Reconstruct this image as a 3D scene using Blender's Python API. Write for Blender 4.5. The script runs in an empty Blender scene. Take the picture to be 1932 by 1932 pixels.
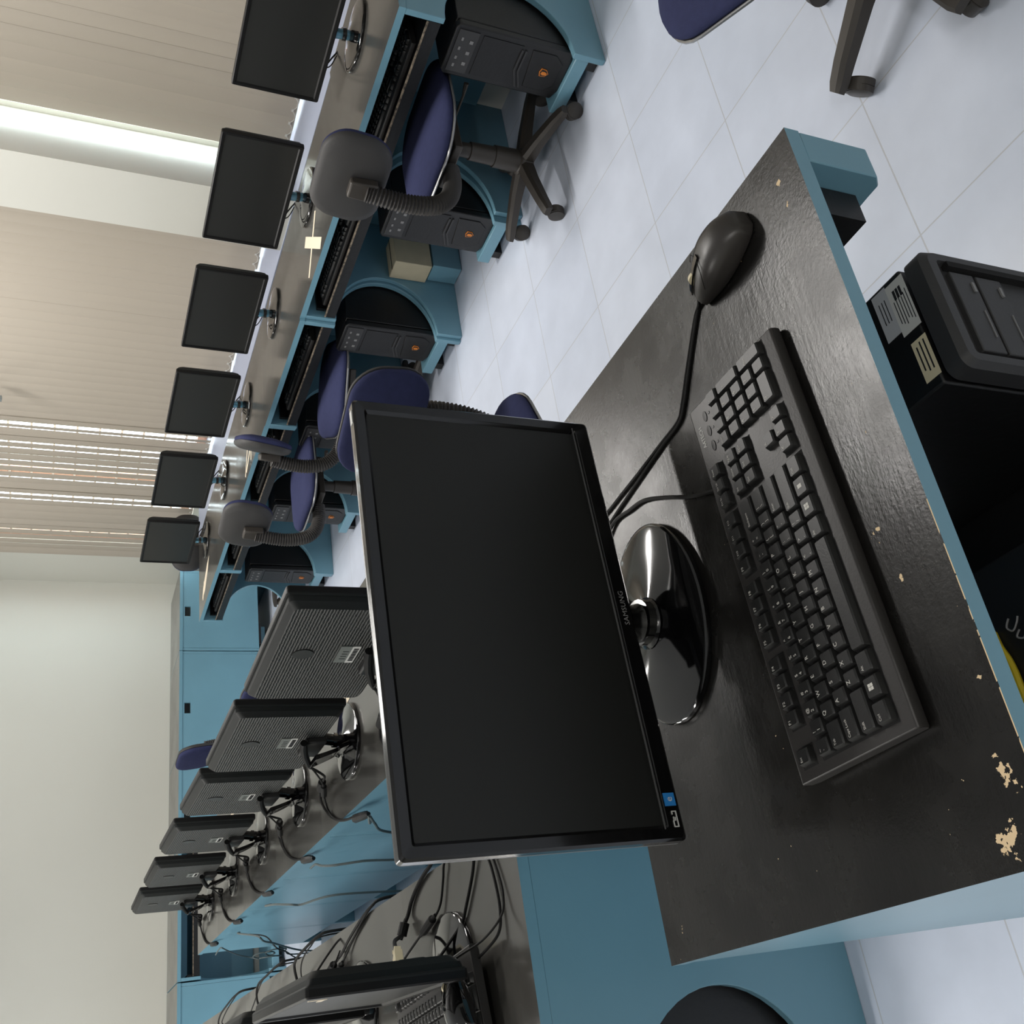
import bpy, bmesh, math, random
from mathutils import Vector, Matrix
random.seed(11)
SC = bpy.context.scene
COL = SC.collection
PI = math.pi
def R_(d): return math.radians(d)

# ------------------------------------------------------------------ camera
RIGHT = (0.872560, -0.484895, 0.059286)      # directions of the upright view; the phone was held on its side
DOWN = (-0.145090, -0.373126, -0.916365)
FWD = (0.466463, 0.790982, -0.395929)
cam = bpy.data.objects.new('camera', bpy.data.cameras.new('camera'))
COL.objects.link(cam)
cam.data.sensor_width = 36.0
cam.data.lens = 35.94
cam.data.clip_start = 0.02
cam.matrix_world = Matrix(((DOWN[0], RIGHT[0], -FWD[0], 0.0),
                           (DOWN[1], RIGHT[1], -FWD[1], 0.0),
                           (DOWN[2], RIGHT[2], -FWD[2], 1.335),
                           (0, 0, 0, 1)))
SC.camera = cam

# ------------------------------------------------------------------ daylight, ceiling lamps and an added fill, exposure
W = bpy.data.worlds.new('daylight'); SC.world = W; W.use_nodes = True
W.node_tree.nodes['Background'].inputs[0].default_value = (0.86, 0.94, 1.0, 1)
W.node_tree.nodes['Background'].inputs[1].default_value = 7.5
def area(name, loc, sx, sy, power, col, rot=(0, 0, 0)):
    l = bpy.data.lights.new(name, 'AREA'); l.shape = 'RECTANGLE'; l.size = sx; l.size_y = sy
    l.energy = power; l.color = col
    o = bpy.data.objects.new(name, l); o.location = loc; o.rotation_euler = rot; COL.objects.link(o)
    return o
WARM = (1.0, 0.965, 0.92)
for i, (x, y, p) in enumerate([(2.15, 2.2, 32), (2.3, 3.98, 34), (2.2, 5.8, 16), (-1.5, 2.2, 26), (-1.5, 4.0, 28), (-1.5, 5.7, 60), (-0.7, -1.5, 26)]):  # last entry is an added fill behind the camera, brightening the left row's end
    area('ceiling_and_fill_light', (x, y, 2.66), 1.15, 0.18, p, WARM)
SC.view_settings.view_transform = 'Standard'
SC.view_settings.look = 'None'
SC.view_settings.exposure = 0.08
SC.view_settings.gamma = 1.0
try: SC.view_settings.use_curve_mapping = False
except Exception: pass
SC.cycles.max_bounces = 8
SC.cycles.sample_clamp_indirect = 6.0

# ------------------------------------------------------------------ materials
def lin(c):
    return tuple(((v / 12.92) if v <= 0.04045 else ((v + 0.055) / 1.055) ** 2.4) for v in [x / 255.0 for x in c])
MATS = {}
def mat(name, rgb, rough=0.5, metal=0.0, spec=0.5, bump=None, var=None, coat=0.0, trans=0.0, ior=1.5, coord='Object', rvar=0.0):
    m = bpy.data.materials.new(name); m.use_nodes = True
    nt = m.node_tree; N = nt.nodes; L = nt.links
    b = N['Principled BSDF']
    c = lin(rgb) + (1,)
    b.inputs['Base Color'].default_value = c
    b.inputs['Roughness'].default_value = rough
    b.inputs['Metallic'].default_value = metal
    b.inputs['IOR'].default_value = ior
    b.inputs['Specular IOR Level'].default_value = spec
    b.inputs['Coat Weight'].default_value = coat
    b.inputs['Coat Roughness'].default_value = 0.08
    b.inputs['Transmission Weight'].default_value = trans
    tc = N.new('ShaderNodeTexCoord')
    if var:
        n = N.new('ShaderNodeTexNoise'); n.inputs['Scale'].default_value = var[0]; n.inputs['Detail'].default_value = 5
        L.new(tc.outputs[coord], n.inputs['Vector'])
        r = N.new('ShaderNodeMapRange'); r.inputs[1].default_value = 0.3; r.inputs[2].default_value = 0.7
        r.inputs[3].default_value = 1 - var[1]; r.inputs[4].default_value = 1 + var[1]
        L.new(n.outputs['Fac'], r.inputs[0])
        mx = N.new('ShaderNodeMix'); mx.data_type = 'RGBA'; mx.blend_type = 'MULTIPLY'; mx.inputs[0].default_value = 1
        mx.inputs[6].default_value = c
        L.new(r.outputs[0], mx.inputs[7]); L.new(mx.outputs[2], b.inputs['Base Color'])
        if rvar:
            r2 = N.new('ShaderNodeMapRange'); r2.inputs[1].default_value = 0.3; r2.inputs[2].default_value = 0.7
            r2.inputs[3].default_value = rough - rvar; r2.inputs[4].default_value = rough + rvar
            L.new(n.outputs['Fac'], r2.inputs[0]); L.new(r2.outputs[0], b.inputs['Roughness'])
    if bump:
        n = N.new('ShaderNodeTexNoise'); n.inputs['Scale'].default_value = bump[0]; n.inputs['Detail'].default_value = 4
        if len(bump) > 2:
            mp = N.new('ShaderNodeMapping'); mp.inputs['Scale'].default_value = bump[2]
            L.new(tc.outputs[coord], mp.inputs[0]); L.new(mp.outputs[0], n.inputs['Vector'])
        else:
            L.new(tc.outputs[coord], n.inputs['Vector'])
        bp = N.new('ShaderNodeBump'); bp.inputs['Strength'].default_value = bump[1]; bp.inputs['Distance'].default_value = 0.002
        L.new(n.outputs['Fac'], bp.inputs['Height']); L.new(bp.outputs[0], b.inputs['Normal'])
    MATS[name] = m
    return m

BLUE = mat('blue_paint', (112, 156, 174), 0.3, bump=(60, 0.08), var=(3.0, 0.05))
TOPBLACK = mat('black_gloss_paint', (68, 67, 64), 0.2, bump=(26, 0.07), var=(5.0, 0.15), rvar=0.05, ior=1.9)
BLACKPAINT = mat('worn_black_paint', (20, 20, 21), 0.45, bump=(80, 0.3))
WORN = mat('worn_wood_edge', (120, 108, 92), 0.6, var=(70, 0.95))
PLASTIC = mat('black_plastic', (24, 24, 25), 0.42, bump=(400, 0.08))
DARKGREY = mat('dark_grey_plastic', (52, 52, 53), 0.5, bump=(300, 0.1))
GLOSS = mat('gloss_black', (9, 9, 10), 0.06, coat=0.6)
BEZEL = mat('bezel_black', (14, 14, 15), 0.16, coat=0.4)
SCREEN = mat('dark_screen', (27, 28, 27), 0.4, spec=0.45)
BEZELROW = mat('row_bezel', (14, 14, 15), 0.42, spec=0.25)
SMOKED = mat('smoked_acrylic', (110, 165, 190), 0.06, trans=0.55, ior=1.45)
RIM = mat('clear_rim', (92, 92, 92), 0.3)
DARKRIM = mat('dark_rim', (26, 29, 29), 0.5, spec=0.25)
CHARCOAL = mat('monitor_back', (40, 41, 40), 0.42)
NAVY = mat('navy_fabric', (50, 54, 86), 0.95, spec=0.2, bump=(700, 0.5), var=(60, 0.06))
SHELL = mat('chair_shell', (50, 49, 49), 0.6, bump=(500, 0.15))
CHAIRBLK = mat('chair_base', (60, 55, 50), 0.45)
RUBBER = mat('bellows_rubber', (44, 41, 39), 0.6)
CHROME = mat('edge_strip', (150, 150, 150), 0.25, metal=0.7)
CREAM = mat('cream_plastic', (226, 214, 180), 0.5)
TAPE = mat('masking_tape', (236, 222, 198), 0.7)
CARD = mat('beige_cardboard', (196, 186, 158), 0.8, var=(20, 0.05))
CABLE = mat('black_cable', (14, 14, 14), 0.65, spec=0.3)
GREYCABLE = mat('grey_cable', (84, 94, 95), 0.5)
YELLOW = mat('yellow_tape', (180, 160, 20), 0.6)
WHITEPRINT = mat('white_print', (205, 203, 196), 0.6)
GREYPRINT = mat('grey_print', (128, 128, 128), 0.6)
KEYM = mat('key_plastic', (31, 31, 31), 0.38, bump=(500, 0.06))
KBODY = mat('keyboard_body', (46, 44, 43), 0.4, bump=(400, 0.08), var=(12, 0.06))
MOUSEM = mat('mouse_shell', (56, 53, 51), 0.36, bump=(500, 0.05))
MOUSEG = mat('mouse_gloss', (18, 18, 18), 0.1, coat=0.5)
LABELGREY = mat('label_grey', (118, 122, 118), 0.5)
LABELWHITE = mat('label_white', (214, 214, 210), 0.5)
STICKER = mat('sticker_paper', (190, 192, 196), 0.6)
INK = mat('ink', (30, 30, 34), 0.7)
SKYBLUE = mat('sticker_blue', (40, 130, 205), 0.5)
ORANGE = mat('badge_orange', (215, 125, 40), 0.4)
WALLM = mat('wall_paint', (206, 206, 198), 0.7, bump=(150, 0.08), var=(1.2, 0.02))
SKIRT = mat('ledge_white', (160, 168, 188), 0.5)
CEILM = mat('ceiling_paint', (232, 230, 224), 0.9)
BAR = mat('window_bar', (214, 196, 186), 0.5)
MULL = mat('pink_mullion', (206, 160, 140), 0.6)
GREYMETAL = mat('grey_metal', (120, 126, 126), 0.5)
HOLE = mat('dark_void', (10, 10, 10), 0.9)
RED = mat('red_cover', (130, 40, 36), 0.5)

def make_ribbed(name):
    m = mat(name, (43, 44, 43), 0.5)
    nt = m.node_tree; N = nt.nodes; L = nt.links; b = N['Principled BSDF']
    tc = N.new('ShaderNodeTexCoord'); mp = N.new('ShaderNodeMapping'); mp.inputs['Scale'].default_value = (1, 1, 1)
    L.new(tc.outputs['Object'], mp.inputs[0])
    w = N.new('ShaderNodeTexWave'); w.bands_direction = 'Z'; w.inputs['Scale'].default_value = 50
    w.inputs['Distortion'].default_value = 2.2; w.inputs['Detail'].default_value = 1.5; w.inputs['Detail Scale'].default_value = 3.0
    L.new(mp.outputs[0], w.inputs['Vector'])
    bp = N.new('ShaderNodeBump'); bp.inputs['Strength'].default_value = 0.6; bp.inputs['Distance'].default_value = 0.0022
    L.new(w.outputs['Fac'], bp.inputs['Height']); L.new(bp.outputs[0], b.inputs['Normal'])
    return m
RIBBED = make_ribbed('ribbed_monitor_back')

def make_floor():
    m = mat('floor_tile', (214, 221, 236), 0.3)
    nt = m.node_tree; N = nt.nodes; L = nt.links; b = N['Principled BSDF']
    geo = N.new('ShaderNodeNewGeometry')
    mp = N.new('ShaderNodeMapping'); mp.inputs['Location'].default_value = (-1.488, -0.913, 0)
    L.new(geo.outputs['Position'], mp.inputs[0])
    br = N.new('ShaderNodeTexBrick'); br.offset = 0.0; br.squash = 1.0
    br.inputs['Scale'].default_value = 1.0; br.inputs['Brick Width'].default_value = 0.3345; br.inputs['Row Height'].default_value = 0.3345
    br.inputs['Mortar Size'].default_value = 0.0016; br.inputs['Mortar Smooth'].default_value = 0.2
    br.inputs['Color1'].default_value = lin((212, 220, 236)) + (1,); br.inputs['Color2'].default_value = lin((217, 224, 238)) + (1,)
    br.inputs['Mortar'].default_value = lin((196, 199, 205)) + (1,)
    L.new(mp.outputs[0], br.inputs['Vector'])
    no = N.new('ShaderNodeTexNoise'); no.inputs['Scale'].default_value = 9; no.inputs['Detail'].default_value = 6
    L.new(geo.outputs['Position'], no.inputs['Vector'])
    r = N.new('ShaderNodeMapRange'); r.inputs[1].default_value = 0.3; r.inputs[2].default_value = 0.7; r.inputs[3].default_value = 0.95; r.inputs[4].default_value = 1.03
    L.new(no.outputs['Fac'], r.inputs[0])
    mx = N.new('ShaderNodeMix'); mx.data_type = 'RGBA'; mx.blend_type = 'MULTIPLY'; mx.inputs[0].default_value = 1
    L.new(br.outputs['Color'], mx.inputs[6]); L.new(r.outputs[0], mx.inputs[7]); L.new(mx.outputs[2], b.inputs['Base Color'])
    bp = N.new('ShaderNodeBump'); bp.invert = True; bp.inputs['Strength'].default_value = 0.4; bp.inputs['Distance'].default_value = 0.001
    L.new(br.outputs['Fac'], bp.inputs['Height']); L.new(bp.outputs[0], b.inputs['Normal'])
    return m
FLOORM = make_floor()

def make_worn_top():
    """brushed black paint of the near desk with chipped spots that bare pale wood"""
    m = mat('worn_desktop_paint', (40, 39, 38), 0.3, spec=0.38)
    nt = m.node_tree; N = nt.nodes; L = nt.links; b = N['Principled BSDF']
    tc = N.new('ShaderNodeTexCoord'); V = tc.outputs['Object']
    def math_(op, a, c=None, d=None):
        n = N.new('ShaderNodeMath'); n.operation = op
        for i, v in enumerate((a, c, d)):
            if v is None: continue
            if isinstance(v, (int, float)): n.inputs[i].default_value = v
            else: L.new(v, n.inputs[i])
        return n.outputs[0]
    def noise(sc, det=4, scale=None, rough=0.6):
        n = N.new('ShaderNodeTexNoise'); n.inputs['Scale'].default_value = sc; n.inputs['Detail'].default_value = det; n.inputs['Roughness'].default_value = rough
        if scale:
            mp = N.new('ShaderNodeMapping'); mp.inputs['Scale'].default_value = scale; L.new(V, mp.inputs[0]); L.new(mp.outputs[0], n.inputs['Vector'])
        else: L.new(V, n.inputs['Vector'])
        return n.outputs['Fac']
    n1 = noise(95, 5)
    n2 = noise(160, 2, rough=0.4)
    sep = N.new('ShaderNodeSeparateXYZ'); L.new(V, sep.inputs[0])
    total = None
    chips = CHIPS
    for (cx, cy, rx, ry, k) in chips:
        sx = math_('DIVIDE', math_('SUBTRACT', sep.outputs[0], cx), rx)
        sy = math_('DIVIDE', math_('SUBTRACT', sep.outputs[1], cy), ry)
        d = math_('SQRT', math_('ADD', math_('MULTIPLY', sx, sx), math_('MULTIPLY', sy, sy)))
        v = math_('ADD', math_('SUBTRACT', 1.0, d), math_('MULTIPLY', math_('SUBTRACT', n1, 0.5), 5.0))
        v = math_('GREATER_THAN', v, k)
        near = math_('LESS_THAN', d, 1.5)
        v = math_('MULTIPLY', v, near)
        total = v if total is None else math_('MAXIMUM', total, v)
    specks = math_('GREATER_THAN', n2, 0.795)
    edge = math_('MULTIPLY', math_('LESS_THAN', sep.outputs[1], 0.0012), math_('GREATER_THAN', noise(60, 3), 0.46))
    edge = math_('MULTIPLY', edge, math_('LESS_THAN', sep.outputs[0], -0.08))
    total = math_('MAXIMUM', total, specks)
    total = math_('MAXIMUM', total, edge)
    mx = N.new('ShaderNodeMix'); mx.data_type = 'RGBA'
    L.new(total, mx.inputs[0])
    mx.inputs[7].default_value = lin((226, 200, 160)) + (1,)
    dust = N.new('ShaderNodeMapRange'); dust.inputs[1].default_value = 0.35; dust.inputs[2].default_value = 0.75
    L.new(noise(7, 6), dust.inputs[0])
    mb = N.new('ShaderNodeMix'); mb.data_type = 'RGBA'; mb.inputs[6].default_value = lin((24, 23, 22)) + (1,); mb.inputs[7].default_value = lin((38, 37, 35)) + (1,)
    L.new(dust.outputs[0], mb.inputs[0]); L.new(mb.outputs[2], mx.inputs[6])
    L.new(mx.outputs[2], b.inputs['Base Color'])
    rr = N.new('ShaderNodeMapRange'); rr.inputs[1].default_value = 0.3; rr.inputs[2].default_value = 0.7; rr.inputs[3].default_value = 0.21; rr.inputs[4].default_value = 0.31
    L.new(noise(14, 5), rr.inputs[0]); L.new(math_('ADD', rr.outputs[0], math_('MULTIPLY', total, 0.4)), b.inputs['Roughness'])
    brush = math_('ADD', math_('MULTIPLY', noise(10, 5, (2.2, 14, 1)), 0.8), math_('MULTIPLY', noise(230, 3), 0.75))
    brush = math_('SUBTRACT', brush, math_('MULTIPLY', total, 0.3))
    bp = N.new('ShaderNodeBump'); bp.inputs['Strength'].default_value = 0.28; bp.inputs['Distance'].default_value = 0.0008
    L.new(brush, bp.inputs['Height']); L.new(bp.outputs[0], b.inputs['Normal'])
    return m

def make_fabric_blind():
    m = bpy.data.materials.new('blind_fabric'); m.use_nodes = True
    nt = m.node_tree; N = nt.nodes; L = nt.links; N.clear()
    out = N.new('ShaderNodeOutputMaterial')
    d = N.new('ShaderNodeBsdfDiffuse'); d.inputs[0].default_value = lin((180, 172, 160)) + (1,)
    t = N.new('ShaderNodeBsdfTranslucent'); t.inputs[0].default_value = lin((190, 178, 162)) + (1,)
    mx = N.new('ShaderNodeMixShader'); mx.inputs[0].default_value = 0.10
    L.new(d.outputs[0], mx.inputs[1]); L.new(t.outputs[0], mx.inputs[2]); L.new(mx.outputs[0], out.inputs[0])
    MATS['blind_fabric'] = m
    return m
BLIND = make_fabric_blind()

def make_glass():
    m = bpy.data.materials.new('window_glass'); m.use_nodes = True
    nt = m.node_tree; N = nt.nodes; L = nt.links; N.clear()
    out = N.new('ShaderNodeOutputMaterial')
    t = N.new('ShaderNodeBsdfTransparent'); t.inputs[0].default_value = (0.93, 0.96, 0.95, 1)
    g = N.new('ShaderNodeBsdfGlossy'); g.inputs['Roughness'].default_value = 0.02
    mx = N.new('ShaderNodeMixShader'); mx.inputs[0].default_value = 0.06
    L.new(t.outputs[0], mx.inputs[1]); L.new(g.outputs[0], mx.inputs[2]); L.new(mx.outputs[0], out.inputs[0])
    return m
GLASS = make_glass()

# ------------------------------------------------------------------ mesh helpers
class MB:
    def __init__(s): s.v = []; s.f = []; s.m = []
    def add(s, vs, fs, mi=0, M=None):
        b = len(s.v)
        s.v += [tuple(M @ Vector(v)) if M is not None else tuple(v) for v in vs]
        for i, f in enumerate(fs):
            s.f.append(tuple(b + k for k in f)); s.m.append(mi[i] if isinstance(mi, (list, tuple)) else mi)
    def box(s, c, d, mi=0, M=None, top=(1, 1)):
        x, y, z = c; a, b, h = d[0] / 2, d[1] / 2, d[2] / 2
        tx, ty = top
        vs = [(x - a, y - b, z - h), (x + a, y - b, z - h), (x + a, y + b, z - h), (x - a, y + b, z - h),
              (x - a * tx, y - b * ty, z + h), (x + a * tx, y - b * ty, z + h), (x + a * tx, y + b * ty, z + h), (x - a * tx, y + b * ty, z + h)]
        s.add(vs, [(0, 3, 2, 1), (4, 5, 6, 7), (0, 1, 5, 4), (1, 2, 6, 5), (2, 3, 7, 6), (3, 0, 4, 7)], mi, M)
    def prism(s, poly, h0, h1, axis='z', mi=0, cap=None, M=None):
        def P(a, b, h):
            return (a, b, h) if axis == 'z' else ((h, a, b) if axis == 'x' else (a, h, b))
        n = len(poly)
        vs = [P(a, b, h0) for a, b in poly] + [P(a, b, h1) for a, b in poly]
        fs = [tuple(range(n - 1, -1, -1)), tuple(range(n, 2 * n))] + [(i, (i + 1) % n, n + (i + 1) % n, n + i) for i in range(n)]
        cm = mi if cap is None else cap
        s.add(vs, fs, [cm, cm] + [mi] * n, M)
    def loft(s, rings, mi=0, M=None, caps=True, closed=True):
        n = len(rings[0]); vs = [p for r in rings for p in r]; fs = []
        for k in range(len(rings) - 1):
            for i in range(n if closed else n - 1):
                j = (i + 1) % n
                fs.append((k * n + i, k * n + j, (k + 1) * n + j, (k + 1) * n + i))
        if caps:
            fs.append(tuple(range(n - 1, -1, -1))); fs.append(tuple(range((len(rings) - 1) * n, len(rings) * n)))
        s.add(vs, fs, mi, M)
    def lathe(s, prof, n=24, mi=0, M=None, sx=1.0, sy=1.0):
        s.loft([[(r * sx * math.cos(2 * PI * i / n), r * sy * math.sin(2 * PI * i / n), z) for i in range(n)] for r, z in prof], mi, M)
    def tube(s, pts, r, n=8, mi=0, M=None):
        P = [Vector(p) for p in pts]; m = len(P)
        T = []
        for i in range(m):
            t = (P[min(i + 1, m - 1)] - P[max(i - 1, 0)]); T.append(t.normalized() if t.length > 1e-9 else Vector((0, 0, 1)))
        u = T[0].orthogonal().normalized(); rings = []
        for i in range(m):
            u = (u - T[i] * u.dot(T[i])).normalized(); w = T[i].cross(u)
            rr = r[i] if isinstance(r, (list, tuple)) else r
            rings.append([tuple(P[i] + (u * math.cos(2 * PI * k / n) + w * math.sin(2 * PI * k / n)) * rr) for k in range(n)])
        s.loft(rings, mi, M)
    def build(s, name, mats, parent=None, loc=(0, 0, 0), rot=(0, 0, 0), bevel=0.0, seg=2, smooth=35):
        me = bpy.data.meshes.new(name)
        me.from_pydata(s.v, [], s.f)
        if not isinstance(mats, (list, tuple)): mats = [mats]
        for m in mats: me.materials.append(m)
        me.polygons.foreach_set('material_index', s.m)
        bm = bmesh.new(); bm.from_mesh(me); bmesh.ops.recalc_face_normals(bm, faces=bm.faces); bm.to_mesh(me); bm.free()
        if smooth:
            me.shade_smooth()
            me.set_sharp_from_angle(angle=R_(smooth))
        o = bpy.data.objects.new(name, me); COL.objects.link(o)
        o.parent = parent; o.location = loc; o.rotation_euler = rot
        if bevel:
            b = o.modifiers.new('bevel', 'BEVEL'); b.width = bevel; b.segments = seg; b.limit_method = 'ANGLE'; b.angle_limit = R_(40)
            b.harden_normals = False
        return o

def tag(o, label=None, cat=None, group=None, kind=None):
    if label: o['label'] = label
    if cat: o['category'] = cat
    if group: o['group'] = group
    if kind: o['kind'] = kind
    return o
def thing(name, loc, rz=0.0, label=None, cat=None, group=None):
    o = bpy.data.objects.new(name, None); COL.objects.link(o); o.empty_display_size = 0.05
    o.location = loc; o.rotation_euler = (0, 0, rz)
    return tag(o, label, cat, group)
def dup(root, loc, rz, label=None, group=None, sx=1.0):
    r = root.copy(); COL.objects.link(r); r.location = loc; r.rotation_euler = (0, 0, rz); r.scale = (sx, 1, 1)
    if label: r['label'] = label
    if group: r['group'] = group
    for ch in list(root.children):
        c = ch.copy(); COL.objects.link(c); c.parent = r
        for g in list(ch.children):
            d = g.copy(); COL.objects.link(d); d.parent = c
    return r
def rrect(w, h, r, n=5, cx=0.0, cy=0.0):
    out = []
    for (sx, sy, a0) in ((1, 1, 0), (-1, 1, 90), (-1, -1, 180), (1, -1, 270)):
        for k in range(n + 1):
            a = R_(a0 + 90 * k / n)
            out.append((cx + sx * (w / 2 - r) + r * math.cos(a), cy + sy * (h / 2 - r) + r * math.sin(a)))
    return out
def smoothpts(pts, k=6):
    P = [Vector(p) for p in pts]; out = []
    for i in range(len(P) - 1):
        a, b, c, d = P[max(i - 1, 0)], P[i], P[i + 1], P[min(i + 2, len(P) - 1)]
        for j in range(k):
            t = j / k
            out.append(0.5 * ((2 * b) + (c - a) * t + (2 * a - 5 * b + 4 * c - d) * t * t + (3 * b - a - 3 * c + d) * t ** 3))
    out.append(P[-1])
    return out
def cable_mb(pts, r=0.0032, n=7, mi=0, mb=None, k=6):
    mb = mb or MB(); mb.tube(smoothpts(pts, k), r, n, mi); return mb
def ferrite(mb, a, b, r=0.009, mi=0):
    a, b = Vector(a), Vector(b); d = b - a
    mb.tube([a - d * 0.25, a, a + d * 0.05, a + d * 0.95, b, b + d * 0.25], [0.0036, 0.0045, r, r, 0.0045, 0.0036], 10, mi)
TEXTS = {}
def text_faces(mb, txt, size, x, y, z, mi=0, M=None, align='LEFT', squash=1.0, shear=0.0):
    """flat filled letters laid in the x-y plane"""
    key = (txt, align)
    if key not in TEXTS:
        cu = bpy.data.curves.new('lettering', 'FONT'); cu.body = txt; cu.align_x = align; cu.align_y = 'CENTER'; cu.resolution_u = 2; cu.size = 1.0
        o = bpy.data.objects.new('lettering', cu); COL.objects.link(o)
        dg = bpy.context.evaluated_depsgraph_get()
        me = bpy.data.meshes.new_from_object(o.evaluated_get(dg))
        TEXTS[key] = ([tuple(v.co) for v in me.vertices], [tuple(p.vertices) for p in me.polygons])
        bpy.data.objects.remove(o); bpy.data.meshes.remove(me); bpy.data.curves.remove(cu)
    vs, fs = TEXTS[key]
    mb.add([(x + v[0] * size * squash + v[1] * size * shear, y + v[1] * size, z) for v in vs], fs, mi, M)

DT = 0.62
# ================================================================== SETTING
XW = 3.42; YW = 7.17; CH = 2.75; XL = -3.4; YB = -2.6
def slab(name, a, b, m):
    mb = MB(); mb.box([(p + q) / 2 for p, q in zip(a, b)], [abs(q - p) for p, q in zip(a, b)])
    return tag(mb.build(name, m, smooth=0), kind='structure')
slab('floor', (XL, YB, -0.1), (3.62, YW + 0.2, 0), FLOORM)
slab('ceiling', (XL, YB, CH), (3.62, YW + 0.2, CH + 0.1), CEILM)
slab('wall_far', (XL, YW, 0), (3.62, YW + 0.2, CH), WALLM)
slab('wall_left', (XL - 0.2, YB, 0), (XL, YW, CH), WALLM)
slab('wall_behind', (XL, YB - 0.2, 0), (3.62, YB, CH), WALLM)
# window wall: low parapet in front, pillar between the windows, lintel, piers
mb = MB()
def wb(x0, x1, y0, y1, z0, z1): mb.box(((x0 + x1) / 2, (y0 + y1) / 2, (z0 + z1) / 2), (x1 - x0, y1 - y0, z1 - z0))
wb(XW, 3.62, YB, -0.4, 0, CH)
wb(XW, 3.62, 3.0, 3.14, 0.60, CH)
wb(XW, 3.62, 6.60, YW, 0, CH)
wb(XW, 3.62, -0.4, 6.6, 2.35, CH)
wb(2.985, 3.62, YB, 5.625, 0, 0.600)
wb(XW, 3.62, 5.625, 6.6, 0, 0.600)
mb.prism([(2.985, 2.832), (2.985, 3.105), (XW + 0.01, 3.105), (XW + 0.01, 3.03)], 0.60, CH)
tag(mb.build('wall_windows', WALLM, smooth=0), kind='structure')
slab('trim_1', (2.978, YB, 0.600), (3.50, 5.628, 0.619), SKIRT)     # ledge level with the desktops
def window(name, y0, y1, mulls):
    r = tag(bpy.data.objects.new(name, None), kind='structure'); COL.objects.link(r); r.location = (3.50, (y0 + y1) / 2, 0.62)
    w = y1 - y0; h = 1.73
    f = MB()
    for s in (-1, 1): f.box((0, s * (w / 2 - 0.025), h / 2), (0.06, 0.05, h))
    f.box((0, 0, 0.025), (0.06, w, 0.05)); f.box((0, 0, h - 0.025), (0.06, w, 0.05))
    for y in mulls: f.box((0, y - r.location.y, h / 2), (0.05, 0.05, h))
    f.build('window_frame', MULL, r, smooth=0)
    g = MB()
    z = 0.115
    while z < h - 0.05:
        g.box((-0.035, 0, z), (0.012, w - 0.1, 0.012)); z += 0.118
    g.build('security_bars', BAR, r, smooth=0)
    p = MB(); p.box((0.02, 0, h / 2), (0.006, w - 0.08, h - 0.08)); p.build('window_pane', GLASS, r, smooth=0)
window('window_1', -0.4, 3.0, (0.4, 1.2, 2.0))
window('window_2', 3.14, 6.6, (3.9, 4.985, 5.8))
# ------------------------------------------------------------------ vertical blinds
def blind(y0, y1, label, opens):
    n = int((y1 - y0) / 0.0625); t = thing('vertical_blind', (3.285, (y0 + y1) / 2, 0.631), 0, label, 'blind', 'vertical blinds at the windows')
    mb = MB(); ch = MB()
    cy = (y0 + y1) / 2
    for i in range(n + 1):
        y = y0 + 0.036 + i * (y1 - y0 - 0.072) / n
        a = R_(random.uniform(-7.5, -4.0))
        for (oy, deg) in opens:
            if abs(oy - y) < 0.033: a = R_(deg)
        ca, sa = math.cos(a), math.sin(a); z0 = random.uniform(-0.006, 0.004)
        rings = []
        for k in range(7):
            u = -0.0375 + 0.075 * k / 6; bow = 0.0035 * (1 - (u / 0.0375) ** 2)
            px = u * sa - bow * ca; py = y - cy + u * ca + bow * sa
            rings.append([(px, py, z0), (px + 0.0006, py, z0), (px + 0.0006, py, 1.95), (px, py, 1.95)])
        mb.loft(rings)
        if i < n:
            y2 = (y1 - y0 - 0.072) / n
            ch.tube(smoothpts([(-0.008, y - cy, 0.02), (-0.010, y - cy + y2 * 0.3, 0.006), (-0.010, y - cy + y2 * 0.7, 0.006), (-0.008, y - cy + y2, 0.02)], 4), 0.0012, 5)
        ch.box((-0.008, y - cy, 0.018), (0.004, 0.010, 0.008))
    mb.build('louvre_curtain', BLIND, t, smooth=60)
    ch.build('bead_chain', WHITEPRINT, t)
    hr = MB(); hr.box((0, 0, 1.97), (0.05, y1 - y0, 0.04)); hr.build('head_rail', WHITEPRINT, t, bevel=0.004)
blind(-0.4, 2.875, 'long closed vertical blind hanging before the pillar, on the near side of it', [(2.43, 2), (2.49, 3), (2.56, 3)])
blind(3.11, 6.475, 'long vertical blind beyond the pillar with sunlit gaps between its far slats',
      [(3.93, 3), (4.01, 2), (4.95, 15), (5.02, 22), (5.165, 11), (5.21, 13), (5.28, 7), (5.34, 6), (5.40, 11), (5.465, 12), (5.525, 11), (5.585, 7),
       (5.72, 13), (5.78, 13), (5.83, 6), (6.02, 5), (6.10, 11), (6.16, 9), (6.22, 8), (6.285, 9), (6.35, 7)])
mb = MB(); mb.prism([(-0.011, 0), (0.011, 0), (0.017, 0.07), (-0.017, 0.07)], -0.011, 0.011, 'y'); mb.tube([(0, 0, 0.07), (0, 0, 0.70)], 0.002, 6)
o = mb.build('cord_weight', GREYMETAL, loc=(3.18, 4.62, 1.675)); tag(o, 'grey tapered cord weight hanging in front of the blind beyond the pillar', 'cord weight')

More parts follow.
